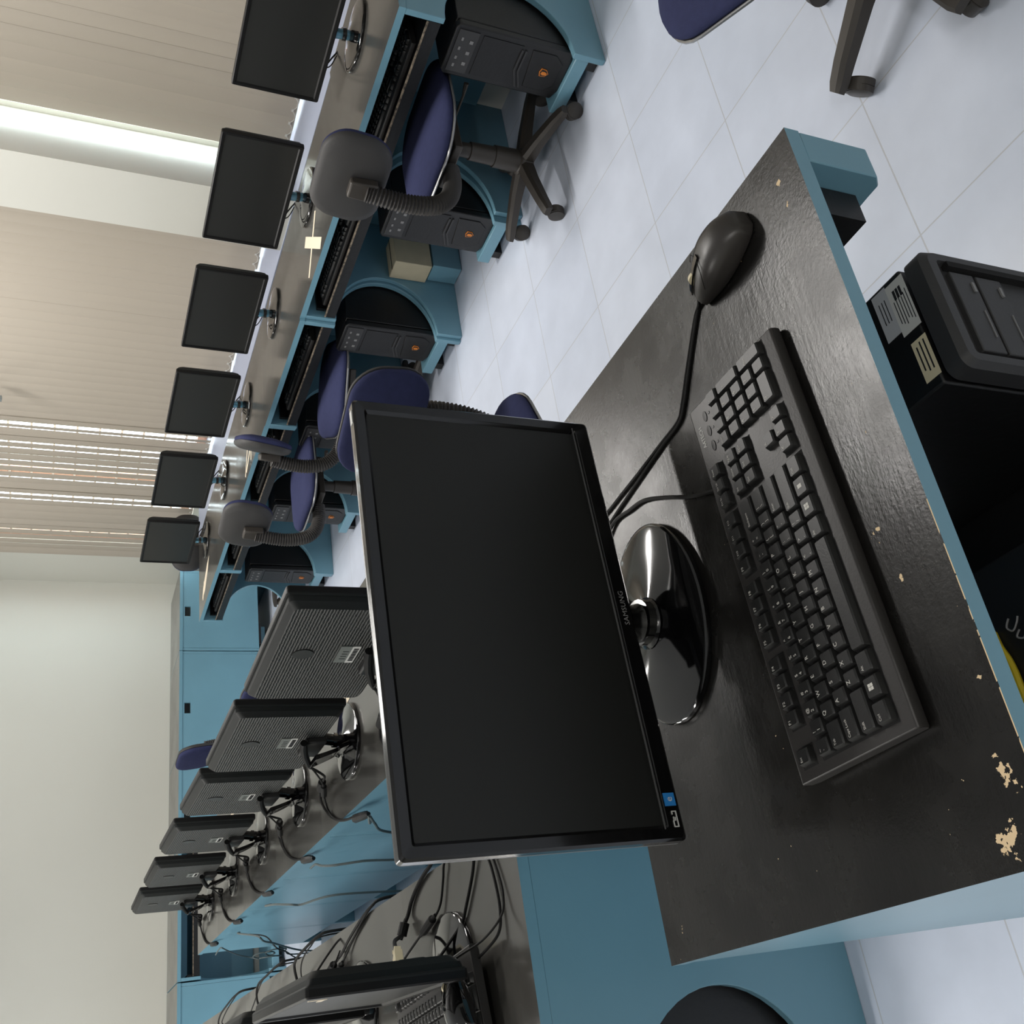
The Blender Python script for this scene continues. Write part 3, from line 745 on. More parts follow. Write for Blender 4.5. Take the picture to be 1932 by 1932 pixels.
# ================================================================== MICE
def mouse(t, shell, cable=None):
    L_, Wm, H = 0.116, 0.062, 0.038
    n = 32; rings = []
    prof = [(-0.0, 0.02), (0.03, 0.45), (0.10, 0.72), (0.22, 0.93), (0.38, 1.0), (0.52, 0.97), (0.68, 0.84), (0.82, 0.66), (0.93, 0.48), (0.985, 0.38), (1.0, 0.30)]
    for p_ in smoothpts([(a, b, 0) for a, b in prof], 4):
        u, hh = p_.x, p_.y
        y = -L_ / 2 + u * L_
        wd = Wm / 2 * (0.42 + 0.60 * math.sin(PI * min(max(u * 0.86 + 0.09, 0), 1)) ** 0.8) * (1.0 - 0.35 * max(0, 0.06 - u) / 0.06)
        ring = []
        for k in range(n + 1):
            a = PI * k / n
            cx = math.cos(a); sz = math.sin(a)
            ring.append((wd * (abs(cx) ** 0.75) * (1 if cx >= 0 else -1), y, 0.004 + (H * hh) * (sz ** 0.62)))
        ring.append((-wd * 0.9, y, 0.0015)); ring.append((wd * 0.9, y, 0.0015))
        rings.append(ring)
    mb = MB(); mb.loft(rings); sh = mb.build('shell', shell, t, smooth=60)
    st = MB(); st.loft([[(-0.0042, y, z - 0.001), (0.0042, y, z - 0.001), (0.0036, y, z + 0.0012), (-0.0036, y, z + 0.0012)] for y, z in [(0.004, 0.0420), (0.018, 0.0385), (0.034, 0.0325), (0.049, 0.0255), (0.056, 0.0210)]])
    st.build('centre_strip', MOUSEG, t)
    wh = MB(); wh.lathe([(0.007, -0.0032), (0.0105, -0.0022), (0.0105, 0.0022), (0.007, 0.0032)], 24, 0, Matrix.Translation((0, 0.033, 0.0262)) @ Matrix.Rotation(R_(90), 4, 'Y'))
    wh.build('scroll_wheel', CREAM, t)['label'] = 'pale scroll wheel'
    sm = MB()
    for s in (-1, 1): sm.tube([(s * 0.004, 0.008, 0.0417), (s * 0.018, 0.014, 0.0385), (s * 0.0275, 0.030, 0.0265)], 0.00045, 5)
    sm.build('button_gap', HOLE, t)
    if cable: cable_mb(cable, 0.0021).build('mouse_cable', CABLE, t)
def to_local(pts, loc, rz):
    M = (Matrix.Translation(loc) @ Matrix.Rotation(rz, 4, 'Z')).inverted()
    return [tuple(M @ Vector(p)) for p in pts]
ml, mr = (0.812, 0.738, DT), R_(12)
MO = thing('computer_mouse', ml, mr, 'black mouse with pale scroll wheel on the foreground desk beside the keyboard', 'mouse')
mouse(MO, MOUSEM, to_local([(0.7995, 0.795, 0.630), (0.795, 0.806, 0.624), (0.786, 0.822, 0.6225), (0.740, 0.861, 0.6225), (0.700, 0.893, 0.6225), (0.687, 0.910, 0.6225), (0.683, 0.955, 0.6225), (0.677, 1.02, 0.6225), (0.671, 1.10, 0.6225), (0.664, 1.16, 0.6225), (0.63, 1.20, 0.621), (0.62, 1.212, 0.60)], ml, mr))
mb = cable_mb(to_local([(0.7995, 0.795, 0.630), (0.797, 0.806, 0.6225), (0.783, 0.820, 0.6225), (0.735, 0.859, 0.6225), (0.697, 0.889, 0.6225), (0.683, 0.908, 0.6225), (0.678, 0.955, 0.6225), (0.668, 1.02, 0.6225), (0.655, 1.10, 0.6225), (0.645, 1.15, 0.6225)], ml, mr), 0.0021)
mb.build('mouse_cable', CABLE, MO)
ml2, mr2 = (0.092, 1.800, DT + 0.050), R_(-60)
MO2 = thing('computer_mouse', ml2, mr2, 'shiny black mouse lying on the keyboard of the left row', 'mouse')
mouse(MO2, GLOSS, to_local([(0.136, 1.828, 0.682), (0.160, 1.790, 0.690), (0.180, 1.72, 0.66), (0.212, 1.692, 0.632), (0.245, 1.689, 0.625), (0.280, 1.70, 0.624), (0.318, 1.72, 0.624), (0.362, 1.745, 0.622), (0.372, 1.75, 0.58), (0.374, 1.75, 0.45)], ml2, mr2))

# ================================================================== COMPUTER CASES
def case(t, w=0.165, h=0.362, d=0.40):
    """front faces -y, stands on z=0"""
    mb = MB(); mb.box((0, 0.02 + d / 2, h / 2), (w - 0.006, d - 0.02, h - 0.006)); mb.build('steel_shell', BLACKPAINT, t, bevel=0.003)
    fr = MB()
    poly = [(-w / 2, 0.012), (-w / 2 + 0.03, 0.0), (w / 2 - 0.03, 0.0), (w / 2, 0.012), (w / 2, h - 0.01), (w / 2 - 0.012, h), (-w / 2 + 0.012, h), (-w / 2, h - 0.01)]
    fr.prism(poly, 0.0, 0.024, 'y'); fr.build('front_bezel', PLASTIC, t, bevel=0.004)
    io = MB(); io.box((0, -0.001, h - 0.042), (w - 0.03, 0.004, 0.060)); io.build('port_panel', DARKGREY, t, bevel=0.001)
    for (x, z, a, b) in [(-0.045, 0.014, .010, .006), (-0.02, 0.014, .010, .006), (0.01, 0.014, .010, .006), (0.04, 0.014, .010, .006), (-0.035, -0.014, .010, .010), (0.0, -0.014, .010, .010), (0.035, -0.014, .010, .010)]:
        pt = MB(); pt.box((x, -0.0035, h - 0.042 + z), (a, 0.002, b)); pt.build('port_socket', GREYPRINT, t, smooth=0)
    sl = MB(); sl.prism([(-w / 2 + 0.018, h - 0.085), (w / 2 - 0.018, h - 0.085), (w / 2 - 0.018, 0.155), (0.0, 0.175), (-w / 2 + 0.018, 0.155)], -0.002, 0.002, 'y'); sl.build('upper_plate', BLACKPAINT, t)
    for s in (0, 1):
        ch = MB(); z = 0.150 - 0.012 * s
        ch.prism([(-w / 2 + 0.015, z - 0.014), (-0.018, z + 0.008), (w / 2 - 0.03, z + 0.008), (w / 2 - 0.03, z + 0.003), (-0.016, z + 0.003), (-w / 2 + 0.015, z - 0.019)], -0.0045, 0.0, 'y'); ch.build('chevron_strip', DARKGREY, t)
    lp = MB(); lp.prism([(-w / 2 + 0.022, 0.05), (-w / 2 + 0.045, 0.022), (w / 2 - 0.045, 0.022), (w / 2 - 0.022, 0.05), (w / 2 - 0.022, 0.125), (-w / 2 + 0.022, 0.112)], -0.003, 0.0, 'y'); lp.build('lower_plate', BLACKPAINT, t, bevel=0.002)
    bd = MB()
    sh = [(0, -0.015), (0.011, -0.006), (0.013, 0.010), (0.0, 0.014), (-0.013, 0.010), (-0.011, -0.006)]
    bd.prism([(x, z + 0.068) for x, z in sh], -0.0055, -0.002, 'y', 0)
    bd.prism([(x * 0.84, z * 0.84 + 0.068) for x, z in sh], -0.0062, -0.004, 'y', 1)
    bd.prism([(-0.005, 0.060), (0.001, 0.058), (0.005, 0.066), (0.004, 0.075), (-0.004, 0.077), (-0.007, 0.070)], -0.0070, -0.005, 'y', 0)
    bd.build('shield_badge', [ORANGE, BLACKPAINT], t, smooth=0)['label'] = 'small orange shield-shaped badge'
    return t
CS = None
CL = ['black computer case with orange shield badge at the near end of the window row', 'black computer case with orange badge beside the beige box',
      'black computer case with orange badge behind the navy chair back', 'black computer case under the fourth window-row desk', 'black computer case with orange badge behind the grey chair back of the window row',
      'black computer case with orange badge under the far-end desk of the window row']
for i in range(6):
    y = R1[i] + 0.022 + 0.084
    if CS is None:
        CS = thing('computer_case', (X1[0] + 0.034, y, 0.0795), R_(-90), CL[0], 'computer case', 'computer cases under the window row'); case(CS)
    else: dup(CS, (X1[i] + 0.034, y, 0.0795), R_(-90), CL[i])
dup(CS, (-0.12, 1.735, 0.0795), R_(-90), 'black computer case in the dark round cut-out of the left row', 'computer cases of the left row')
for i, lb in enumerate(['black computer case below the window-end desk of the far wall', 'black computer case below the second far-wall desk', 'black computer case below the third far-wall desk']):
    dup(CS, (R4[i][0] + 0.13, 7.02, 0.0795), R_(180), lb, 'computer cases at the far wall')
# foreground case
NC = thing('computer_case', (0.6935, 0.634, 0.0795), 0, 'black computer case with paper stickers on top under the foreground desk', 'computer case')
cw, chh, cd = 0.174, 0.342, 0.42
mb = MB(); mb.box((0, 0.03 + cd / 2, chh / 2), (cw - 0.004, cd - 0.02, chh - 0.004)); mb.build('steel_shell', BLACKPAINT, NC, bevel=0.003)
mb = MB()
oy = 0.0
fr = [[(a, oy + 0.031, b + chh / 2) for a, b in rrect(cw, chh, 0.016, 5)], [(a, oy + 0.008, b + chh / 2) for a, b in rrect(cw, chh, 0.016, 5)], [(a, oy, b + chh / 2) for a, b in rrect(cw - 0.014, chh - 0.014, 0.014, 5)],
      [(a, oy, b + chh / 2) for a, b in rrect(cw - 0.034, chh - 0.040, 0.006, 5)], [(a, oy + 0.008, b + chh / 2) for a, b in rrect(cw - 0.040, chh - 0.046, 0.005, 5)]]
mb.loft(fr, 0, None, caps=True); mb.build('front_bezel', DARKGREY, NC, smooth=30)
for (z, hh) in [(0.287, 0.038), (0.243, 0.042)]:
    dv = MB(); dv.box((-0.004, 0.006, z), (cw - 0.055, 0.010, hh)); dv.build('drive_cover', DARKGREY, NC, bevel=0.0015)
    bt = MB(); bt.box((0.035, 0.0004, z - hh * 0.3), (0.014, 0.003, 0.004)); bt.build('drive_button', GREYPRINT, NC, smooth=0)
    bt = MB(); bt.box((-0.02, 0.0004, z - hh * 0.32), (0.040, 0.0015, 0.0014)); bt.build('drive_slot', GREYPRINT, NC, smooth=0)
vt = MB(); vt.box((cw / 2 - 0.022, 0.004, chh / 2), (0.008, 0.012, chh - 0.07)); vt.build('side_vent', HOLE, NC, smooth=0)
st = MB(); zt = chh - 0.0012
st.box((0.0445, 0.0790, zt), (0.070, 0.024, 0.0006), 0); st.box((0.0385, 0.0520, zt), (0.076, 0.030, 0.0006), 1)
for k in range(6): st.box((0.034, 0.0405 + k * 0.0042, zt + 0.0004), (0.045 - (k % 3) * 0.006, 0.0011, 0.0003), 2)
for k in range(3): st.box((0.048, 0.0735 + k * 0.005, zt + 0.0004), (0.032, 0.0012, 0.0003), 2)
for k in range(3): st.box((0.058, 0.047 + k * 0.005, zt + 0.0005), (0.014, 0.0036, 0.0003), 2)
st.build('inventory_sticker', [STICKER, LABELWHITE, INK], NC, smooth=0)['label'] = 'pair of overlapping printed paper stickers'
s2 = MB(); s2.box((-0.043, 0.050, zt), (0.058, 0.024, 0.0006), 0)
for k in range(3): s2.box((-0.040, 0.0438 + k * 0.0062, zt + 0.0004), (0.042 - 0.008 * (k == 2), 0.0020, 0.0003), 1)
s2.build('name_sticker', [CREAM, INK], NC, smooth=0)
UB = thing('computer_case', (0.27, 0.672, 0.0795), 0, 'plain black case with a grey scrawl under the left half of the foreground desk', 'computer case')
mb = MB(); mb.box((0, 0.18, 0.158), (0.27, 0.36, 0.316)); mb.build('steel_shell', BLACKPAINT, UB, bevel=0.004)
sc = MB()
sc.tube(smoothpts([(0.068, 0.060, 0.317), (0.060, 0.066, 0.317), (0.054, 0.060, 0.317), (0.060, 0.052, 0.317), (0.066, 0.048, 0.317)], 4), 0.0012, 5)
sc.tube(smoothpts([(0.052, 0.052, 0.317), (0.046, 0.058, 0.317), (0.042, 0.050, 0.317), (0.048, 0.044, 0.317), (0.040, 0.040, 0.317)], 4), 0.0012, 5)
sc.build('chalk_scrawl', GREYPRINT, UB)
yc_ = cable_mb([(0.330, 0.755, 0.4), (0.312, 0.752, 0.402), (0.295, 0.748, 0.401), (0.270, 0.746, 0.402), (0.24, 0.752, 0.401), (0.2, 0.80, 0.401)], 0.005).build('yellow_cable', YELLOW); tag(yc_, 'yellow cable lying on the plain black case under the foreground desk', 'cable')

# ================================================================== OFFICE CHAIRS
def chair(t):
    """faces +y; origin on the floor under the column"""
    def cushion(w, d, th, bulge, cr):
        rings = []
        for (s, z) in [(0.93, 0), (0.985, th * 0.2), (1.0, th * 0.5), (0.97, th * 0.78), (0.86, th * 0.95), (0.6, th * 1.0 + bulge * 0.6), (0.25, th + bulge)]:
            rings.append([(a * s, b * s, z) for a, b in rrect(w, d, cr, 8)])
        mb = MB(); mb.loft(rings); return mb
    sz = 0.392
    c = cushion(0.40, 0.39, 0.032, 0.008, 0.13); c.build('seat', NAVY, t, (0, 0.02, sz), smooth=60)
    p = MB(); p.loft([[(a * s, b * s + 0.02, z) for a, b in rrect(0.40, 0.39, 0.13, 8)] for s, z in [(0.55, sz - 0.014), (0.88, sz - 0.009), (0.985, sz - 0.002), (1.0, sz + 0.006), (0.96, sz + 0.004)]]); p.build('seat_pan', SHELL, t, smooth=60)
    e = MB(); pts = [(a * 1.005, b * 1.005 + 0.02, sz + 0.005) for a, b in rrect(0.40, 0.39, 0.13, 8)]; e.tube(pts + [pts[0]], 0.0035, 6); e.build('edge_strip', CHROME, t)
    bk = cushion(0.295, 0.200, 0.028, 0.010, 0.080)
    M = Matrix.Translation((0, -0.232, 0.665)) @ Matrix.Rotation(R_(-8), 4, 'X') @ Matrix.Rotation(R_(-90), 4, 'X') @ Matrix.Scale(1, 4)
    bk.v = [tuple(M @ Vector(v)) for v in bk.v]; bk.build('backrest', NAVY, t, smooth=60)
    bs = MB()
    for (s, z) in [(0.98, 0.006), (1.0, 0.0), (0.97, -0.010), (0.80, -0.020), (0.3, -0.024)]: pass
    bs.loft([[(a * s, b * s, z) for a, b in rrect(0.295, 0.200, 0.080, 8)] for s, z in [(0.97, 0.006), (1.005, 0.004), (1.0, -0.003), (0.95, -0.012), (0.80, -0.020), (0.3, -0.024)]], 0, M); bs.build('backrest_shell', SHELL, t, smooth=60)
    br = MB(); br.box((0, -0.272, 0.635), (0.062, 0.036, 0.080), 0, None, (0.9, 0.75)); br.build('backrest_bracket', CHAIRBLK, t, bevel=0.006)
    P = smoothpts([(0, -0.280, 0.625), (0, -0.292, 0.56), (0, -0.296, 0.49), (0, -0.282, 0.420), (0, -0.240, 0.372), (0, -0.175, 0.350), (0, -0.11, 0.348)], 14)
    P2 = []; rr = []
    for i in range(len(P)):
        P2.append(P[i]); rr.append(0.0285 if i % 2 else 0.0235)
    bl = MB(); bl.tube(P2, rr, 14); bl.build('bellows', RUBBER, t, smooth=20)
    mc = MB(); mc.box((0, 0.0, 0.345), (0.16, 0.20, 0.026)); mc.build('seat_mechanism', CHAIRBLK, t, bevel=0.004)
    cm = MB(); cm.tube([(0, 0, 0.105), (0, 0, 0.19), (0, 0, 0.191), (0, 0, 0.27), (0, 0, 0.271), (0, 0, 0.335)], [0.036, 0.034, 0.030, 0.028, 0.023, 0.022], 20); cm.build('column', CHAIRBLK, t)
    gp = MB(); gp.tube([(0, 0, 0.318), (0, 0, 0.338)], 0.015, 14); gp.build('gas_piston', CHROME, t)
    lv = MB(); lv.tube([(0.02, 0.02, 0.345), (0.16, 0.03, 0.342), (0.20, 0.035, 0.345)], [0.004, 0.004, 0.008], 8); lv.build('height_lever', CHAIRBLK, t)
    hb = MB(); hb.lathe([(0.030, 0.062), (0.042, 0.070), (0.042, 0.105), (0.034, 0.112)], 24); hb.build('base_hub', CHAIRBLK, t)
    for k in range(5):
        a = 2 * PI * k / 5 - R_(11); M = Matrix.Rotation(a, 4, 'Z')
        rings = []
        for (x, z, w, h) in [(0.030, 0.088, 0.046, 0.040), (0.10, 0.084, 0.042, 0.034), (0.20, 0.072, 0.037, 0.028), (0.236, 0.066, 0.036, 0.024), (0.252, 0.063, 0.028, 0.018)]:
            rings.append([(x, -w / 2, z - h / 2), (x, w / 2, z - h / 2), (x, w / 2, z + h * 0.2), (x, w * 0.3, z + h / 2), (x, -w * 0.3, z + h / 2), (x, -w / 2, z + h * 0.2)])
        lg = MB(); lg.loft(rings, 0, M); lo = lg.build('base_leg', CHAIRBLK, t, smooth=30)
        ca = MB(); b = a + R_(60 + 47 * k); C0 = Vector((0.234 * math.cos(a), 0.234 * math.sin(a), 0)); D = Vector((math.cos(b), math.sin(b), 0)) * 0.014
        ca.tube([C0 + Vector((0, 0, 0.028)), C0 + Vector((0, 0, 0.056))], 0.008, 8)
        for s in (-1, 1):
            MM = Matrix.Translation(C0 + D + Vector((0, 0, 0.025))) @ Matrix.Rotation(b, 4, 'Z') @ Matrix.Rotation(R_(90), 4, 'X')
            ca.lathe([(0.012, s * 0.006 - 0.008), (0.025, s * 0.006 + s * 0.001 - 0.006), (0.025, s * 0.006 + 0.006), (0.020, s * 0.006 + 0.009)], 22, 0, MM)
        ca.lathe([(0.027, -0.011), (0.027, 0.011)], 22, 0, Matrix.Translation(C0 + D * 0.8 + Vector((0, 0, 0.030))) @ Matrix.Rotation(b, 4, 'Z') @ Matrix.Rotation(R_(90), 4, 'X'), 0.92, 0.86)
        ca.build('caster', CHAIRBLK, lo)
    return t
def face(dx, dy): return math.atan2(-dx, dy)
CHL = 'navy task chair seen from behind, grey shell, at the second window-row desk from near'
CG = 'navy task chairs on five-star bases'
CH0 = thing('office_chair', (2.470, 2.010, 0), face(1, 0.05), 'navy task chair with grey shell turned from us, pushed in at the nearest window-row desk', 'chair', CG)
chair(CH0)
for (x, y, dx, dy, lb) in [(1.165, 1.855, -0.92, -0.39, 'navy task chair in the aisle, padded backrest facing us'),
                           (2.42, 3.27, 0.83, -0.50, 'navy task chair angled sideways, its backrest edge-on, at the middle of the window row'),
                           (2.33, 3.83, 1, 0.10, 'navy task chair with grey shell towards us, farther along the window row'),
                           (1.625, 0.695, -0.87, 0.5, 'navy task chair right of the foreground desk, only seat corner and casters showing'),
                           (0.99, 3.395, -1, -0.45, 'navy task chair pushed in behind the ribbed monitors of the middle row'),
                           (1.36, 5.35, -1, -0.05, 'navy task chair near the far wall, its backrest rising between two ribbed monitors'),
                           (3.05, 6.02, 0.0, 1, 'black-backed task chair in the far window corner behind the last monitor')]:
    dup(CH0, (x, y, 0), face(dx, dy), lb, None, 1.3 if y > 5.9 else 1.0)

# ================================================================== SMALL THINGS
bx = thing('cardboard_box', (2.70, 2.655, 0.1), 0, 'beige box standing beside a black computer case under the tape-cross desk', 'box')
mb = MB(); mb.box((0, 0, 0.08), (0.15, 0.092, 0.145)); mb.build('carton', CARD, bx, bevel=0.003)
mb = MB(); mb.box((0, 0, 0.1532), (0.15, 0.004, 0.0012)); mb.build('flap_seam', INK, bx, smooth=0)
bx.location = (2.752, 2.789, 0.118)
o = MB(); o.box((0, 0, 0.06), (0.14, 0.085, 0.115)); o = o.build('wooden_block', BLUE, loc=(2.76, 2.789, 0.0005), bevel=0.002)
tag(o, 'blue painted block on the floor carrying the beige box', 'block')
def tape(name_label, polys, z=DT):
    mb = MB()
    for i, p in enumerate(polys): mb.prism(p, z + 0.0002 + 0.0003 * i, z + 0.0006 + 0.0003 * i)
    tag(mb.build('masking_tape', TAPE, smooth=0), name_label, 'tape', 'masking tape on the desktops')
def strip(a, b, w):
    a, b = Vector(a), Vector(b); d = (b - a).normalized(); n = Vector((-d.y, d.x)) * w / 2
    return [tuple(a + n), tuple(a - n), tuple(b - n), tuple(b + n)]
tape('cross of pale masking tape on the second window-row desk', [strip((2.660, 2.548), (2.478, 2.688), 0.018), strip((2.660, 2.707), (2.472, 2.506), 0.040)])
tape('N-shaped pale tape on the fifth window-row desk', [strip((2.575, 3.95), (2.462, 4.02), 0.014), strip((2.545, 3.86), (2.47, 3.99), 0.016), strip((2.545, 3.86), (2.462, 3.87), 0.014)])
tape('bent pale tape strip on the far-end window-row desk', [[(2.662, 5.20), (2.650, 5.27), (2.575, 5.44), (2.515, 5.475), (2.53, 5.36), (2.60, 5.25)], strip((2.60, 5.40), (2.500, 5.435), 0.014)])
tape('pale tape strip on the second desk of the middle row', [strip((0.955, 2.50), (0.925, 2.655), 0.024), strip((0.925, 2.50), (0.91, 2.60), 0.02)])
tape('pale forked tape strip on the third desk of the middle row', [strip((0.950, 3.16), (0.914, 3.33), 0.018), strip((0.905, 3.16), (0.895, 3.22), 0.014), strip((0.952, 3.27), (0.915, 3.28), 0.012)])
tape('pale tape strip on the fifth desk of the middle row, before its monitor', [strip((1.09, 4.50), (1.09, 4.64), 0.020)])

# --- cables of the left row, draped over the back edge
def cord(name, label, pts, r, m=CABLE, beads=(), group=None, k=6):
    mb = MB(); cable_mb(pts, r, mb=mb, k=k)
    for (a, b, rr) in beads: ferrite(mb, a, b, rr)
    return tag(mb.build(name, m), label, 'cable', group)
G3 = 'cables on the left row'
cord('monitor_cable', 'thick black cable with a long ferrite bulge ending in the cream plug, left row', [(0.218, 2.055, 0.709), (0.238, 2.12, 0.690), (0.252, 2.19, 0.660), (0.262, 2.225, 0.640), (0.285, 2.222, 0.632), (0.300, 2.215, 0.626), (0.322, 2.186, 0.625), (0.345, 2.130, 0.625), (0.362, 2.06, 0.625), (0.374, 2.02, 0.61), (0.378, 2.0, 0.50)], 0.0042, beads=[((0.258, 2.225, 0.642), (0.285, 2.222, 0.633), 0.0105)], group=G3)
pl = MB(); pl.box((0, 0, 0.024), (0.024, 0.016, 0.048)); pl.box((0, 0, 0.055), (0.018, 0.013, 0.016)); pl.box((0, -0.0085, 0.056), (0.006, 0.001, 0.006))
o = pl.build('cable_plug', CREAM, loc=(0.176, 2.000, 0.722), rot=(R_(-102), 0, R_(-38)), bevel=0.003); tag(o, 'cream plug behind the edge-on monitor of the left row', 'plug')
cord('video_cable', 'thin black cable with a spindle-shaped bulge beside the cream plug', [(0.188, 2.12, 0.70), (0.205, 2.20, 0.655), (0.222, 2.17, 0.645), (0.250, 2.105, 0.632), (0.264, 2.040, 0.630), (0.285, 2.005, 0.626), (0.325, 1.978, 0.625), (0.352, 1.962, 0.625), (0.372, 1.955, 0.61), (0.377, 1.95, 0.48)], 0.0024, beads=[((0.248, 2.108, 0.633), (0.264, 2.045, 0.631), 0.0085)], group=G3)
cord('power_cable', 'black cable running from the stand of the edge-on monitor to the desk edge', [(0.186, 1.955, 0.655), (0.205, 1.940, 0.640), (0.232, 1.90, 0.626), (0.258, 1.868, 0.625), (0.302, 1.82, 0.625), (0.345, 1.785, 0.625), (0.372, 1.77, 0.61), (0.377, 1.76, 0.48)], 0.0030, group=G3)
cord('keyboard_cable', 'black cable from the left-row keyboard, alongside the mouse cable', [(0.150, 1.83, 0.650), (0.168, 1.76, 0.640), (0.190, 1.722, 0.628), (0.225, 1.712, 0.6245), (0.262, 1.716, 0.6245), (0.300, 1.728, 0.6245), (0.350, 1.752, 0.6245), (0.373, 1.76, 0.60), (0.378, 1.765, 0.46)], 0.0026, group=G3)
def r3pair(dy, la, lb, lift=0.0):
    cord('monitor_cable', la, [(0.20, 2.86 + dy, 0.70), (0.235, 2.93 + dy, 0.655 + lift), (0.262, 2.91 + dy, 0.640), (0.284, 2.855 + dy, 0.632), (0.300, 2.80 + dy, 0.626 + lift), (0.322, 2.72 + dy, 0.626 + lift), (0.348, 2.60 + dy, 0.626 + lift), (0.364, 2.50 + dy, 0.624 + lift), (0.376, 2.47 + dy, 0.600), (0.380, 2.46 + dy, 0.50)], 0.0036, beads=[((0.264, 2.908 + dy, 0.639), (0.282, 2.858 + dy, 0.634), 0.0105)], group=G3)
    cord('video_cable', lb, [(0.20, 2.86 + dy, 0.69), (0.228, 2.88 + dy, 0.650), (0.252, 2.842 + dy, 0.634), (0.274, 2.786 + dy, 0.631), (0.296, 2.74 + dy, 0.626 + lift), (0.322, 2.67 + dy, 0.625 + lift), (0.358, 2.53 + dy, 0.624 + lift), (0.375, 2.48 + dy, 0.600), (0.379, 2.47 + dy, 0.50)], 0.0024, beads=[((0.253, 2.840 + dy, 0.634), (0.273, 2.788 + dy, 0.632), 0.0080)], group=G3)
r3pair(0.0, 'thick black cable with square ferrite on the second desk of the left row', 'thin black cable with spindle bulge on the second desk of the left row')
cord('monitor_cable', 'black cable looping high over the third desk of the left row', [(0.265, 3.215, 0.625), (0.270, 3.212, 0.650), (0.317, 3.202, 0.665), (0.337, 3.158, 0.668), (0.352, 3.085, 0.660), (0.374, 3.02, 0.635), (0.382, 3.0, 0.60), (0.384, 2.99, 0.48)], 0.0040, group=G3)
cord('video_cable', 'thin black cable beside the loop on the third desk of the left row', [(0.285, 3.30, 0.623), (0.315, 3.235, 0.640), (0.337, 3.15, 0.650), (0.356, 3.075, 0.645), (0.374, 3.02, 0.62), (0.379, 3.01, 0.48)], 0.0022, group=G3)
cord('monitor_cable', 'black cable looping over the fourth desk of the left row', [(0.262, 3.86, 0.624), (0.268, 3.855, 0.648), (0.305, 3.840, 0.662), (0.339, 3.798, 0.664), (0.353, 3.70, 0.655), (0.374, 3.60, 0.632), (0.382, 3.58, 0.60), (0.384, 3.57, 0.48)], 0.0036, group=G3)
cord('video_cable', 'thin black cable slanting across the fourth desk of the left row', [(0.255, 4.20, 0.624), (0.264, 4.177, 0.634), (0.305, 4.010, 0.640), (0.352, 3.85, 0.642), (0.368, 3.69, 0.636), (0.378, 3.64, 0.60), (0.380, 3.63, 0.48)], 0.0022, group=G3)
cord('monitor_cable', 'black cable looping over the fifth desk of the left row', [(0.290, 4.90, 0.624), (0.304, 4.845, 0.645), (0.328, 4.710, 0.655), (0.347, 4.531, 0.655), (0.365, 4.40, 0.645), (0.378, 4.36, 0.61), (0.381, 4.35, 0.48)], 0.0034, group=G3)
cord('video_cable', 'thin black cable beside the loop on the fifth desk of the left row', [(0.300, 4.86, 0.624), (0.307, 4.808, 0.636), (0.332, 4.649, 0.642), (0.355, 4.50, 0.640), (0.372, 4.41, 0.630), (0.378, 4.38, 0.59), (0.379, 4.37, 0.48)], 0.0022, group=G3)
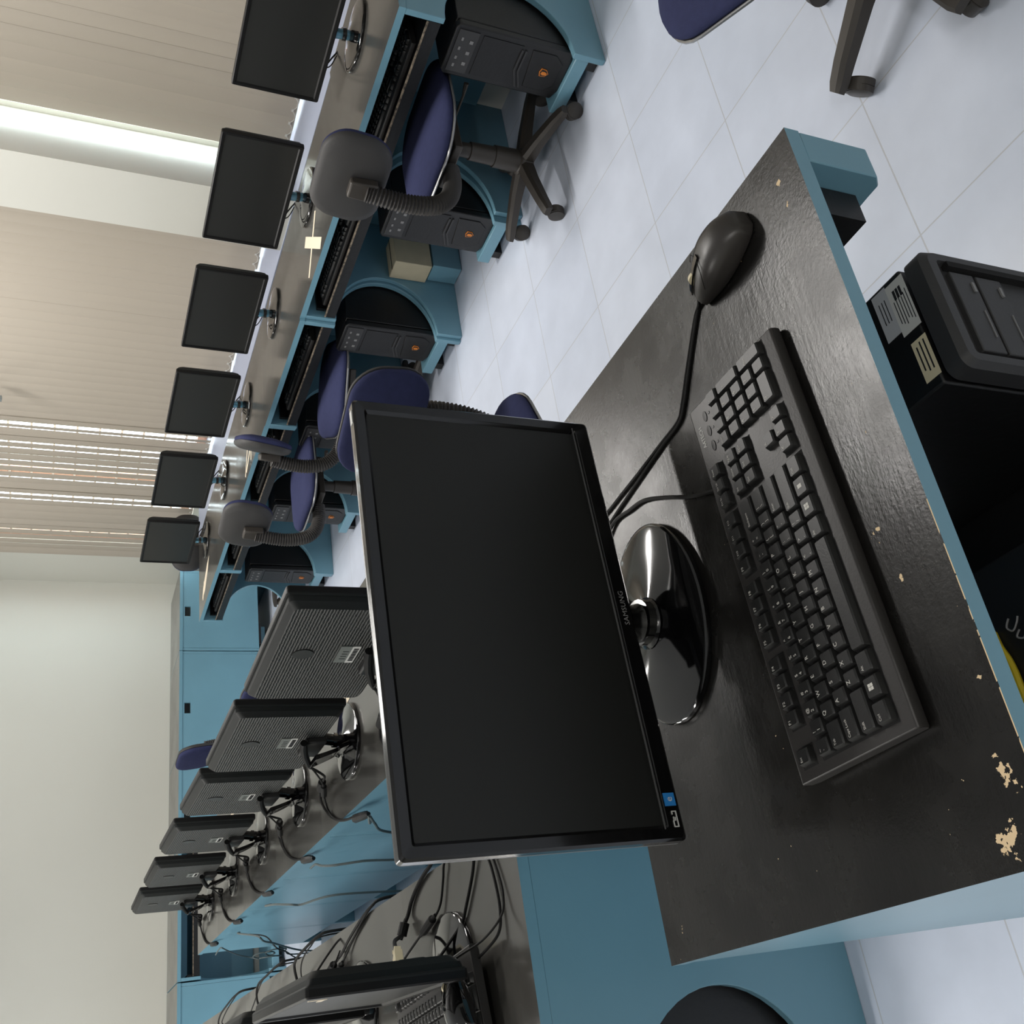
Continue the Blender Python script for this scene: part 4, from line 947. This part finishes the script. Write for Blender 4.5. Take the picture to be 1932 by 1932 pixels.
# --- grey cords hanging between the middle row and the left row
GG = 'grey cords between the rows'
cord('grey_power_cord', 'pale grey cord hanging behind the big monitor from the second middle-row plug', [(0.575, 2.53, 0.598), (0.558, 2.50, 0.612), (0.552, 2.40, 0.640), (0.550, 2.475, 0.606), (0.550, 2.561, 0.560), (0.545, 2.60, 0.45), (0.54, 2.60, 0.20), (0.54, 2.58, 0.01)], 0.0036, GREYCABLE, group=GG)
cord('grey_power_cord', 'grey cord dropping from the third middle-row plug', [(0.585, 3.165, 0.612), (0.560, 2.98, 0.640), (0.535, 2.87, 0.650), (0.522, 2.81, 0.636), (0.520, 2.79, 0.608), (0.520, 2.775, 0.573), (0.520, 2.772, 0.538), (0.515, 2.77, 0.40), (0.51, 2.75, 0.01)], 0.0034, GREYCABLE, group=GG)
cord('grey_power_cord', 'grey cord in a long wave from the fourth middle-row plug', [(0.592, 3.80, 0.612), (0.560, 3.62, 0.665), (0.525, 3.38, 0.680), (0.505, 3.28, 0.655), (0.500, 3.268, 0.624), (0.500, 3.204, 0.594), (0.500, 3.158, 0.562), (0.500, 3.147, 0.506), (0.498, 3.155, 0.40), (0.49, 3.16, 0.20), (0.49, 3.16, 0.01)], 0.0034, GREYCABLE, group=GG)
cord('grey_power_cord', 'grey cord sagging from the fifth middle-row plug down to the floor gap', [(0.600, 4.47, 0.612), (0.560, 4.20, 0.660), (0.500, 3.85, 0.655), (0.482, 3.86, 0.630), (0.480, 3.920, 0.587), (0.480, 4.071, 0.510), (0.480, 4.199, 0.437), (0.478, 4.25, 0.380), (0.470, 4.30, 0.2), (0.47, 4.32, 0.01)], 0.0034, GREYCABLE, group=GG)
coil = [(0.605, 5.14, 0.612), (0.590, 4.80, 0.640), (0.580, 4.815, 0.612), (0.575, 4.972, 0.539), (0.570, 5.050, 0.480)]
for k in range(16):
    a = 2 * PI * k / 5.3; coil.append((0.555 + 0.012 * math.sin(a * 0.5), 4.97 - 0.006 * k + 0.05 * math.cos(a), 0.44 - 0.004 * k + 0.04 * math.sin(a)))
coil += [(0.55, 4.95, 0.30), (0.55, 4.95, 0.1), (0.56, 4.93, 0.012)]
cord('grey_power_cord', 'grey cord bunched into a small coil below the far end of the middle row', coil, 0.0030, GREYCABLE, group=GG)
cord('grey_power_cord', 'thin dark cord slanting over the bright floor gap between the rows', [(0.60, 4.55, 0.56), (0.54, 4.20, 0.56), (0.480, 4.068, 0.546), (0.480, 4.216, 0.481), (0.480, 4.484, 0.378), (0.47, 4.7, 0.2), (0.46, 4.8, 0.012)], 0.0026, CABLE, group=GG)
o = MB(); o.box((0, 0, 0.008), (0.055, 0.10, 0.016)); o = o.build('red_notebook', RED, loc=(1.20, 6.70, 0.5292), bevel=0.002); tag(o, 'red object lying on the black tray of the turned-round far desk', 'notebook')
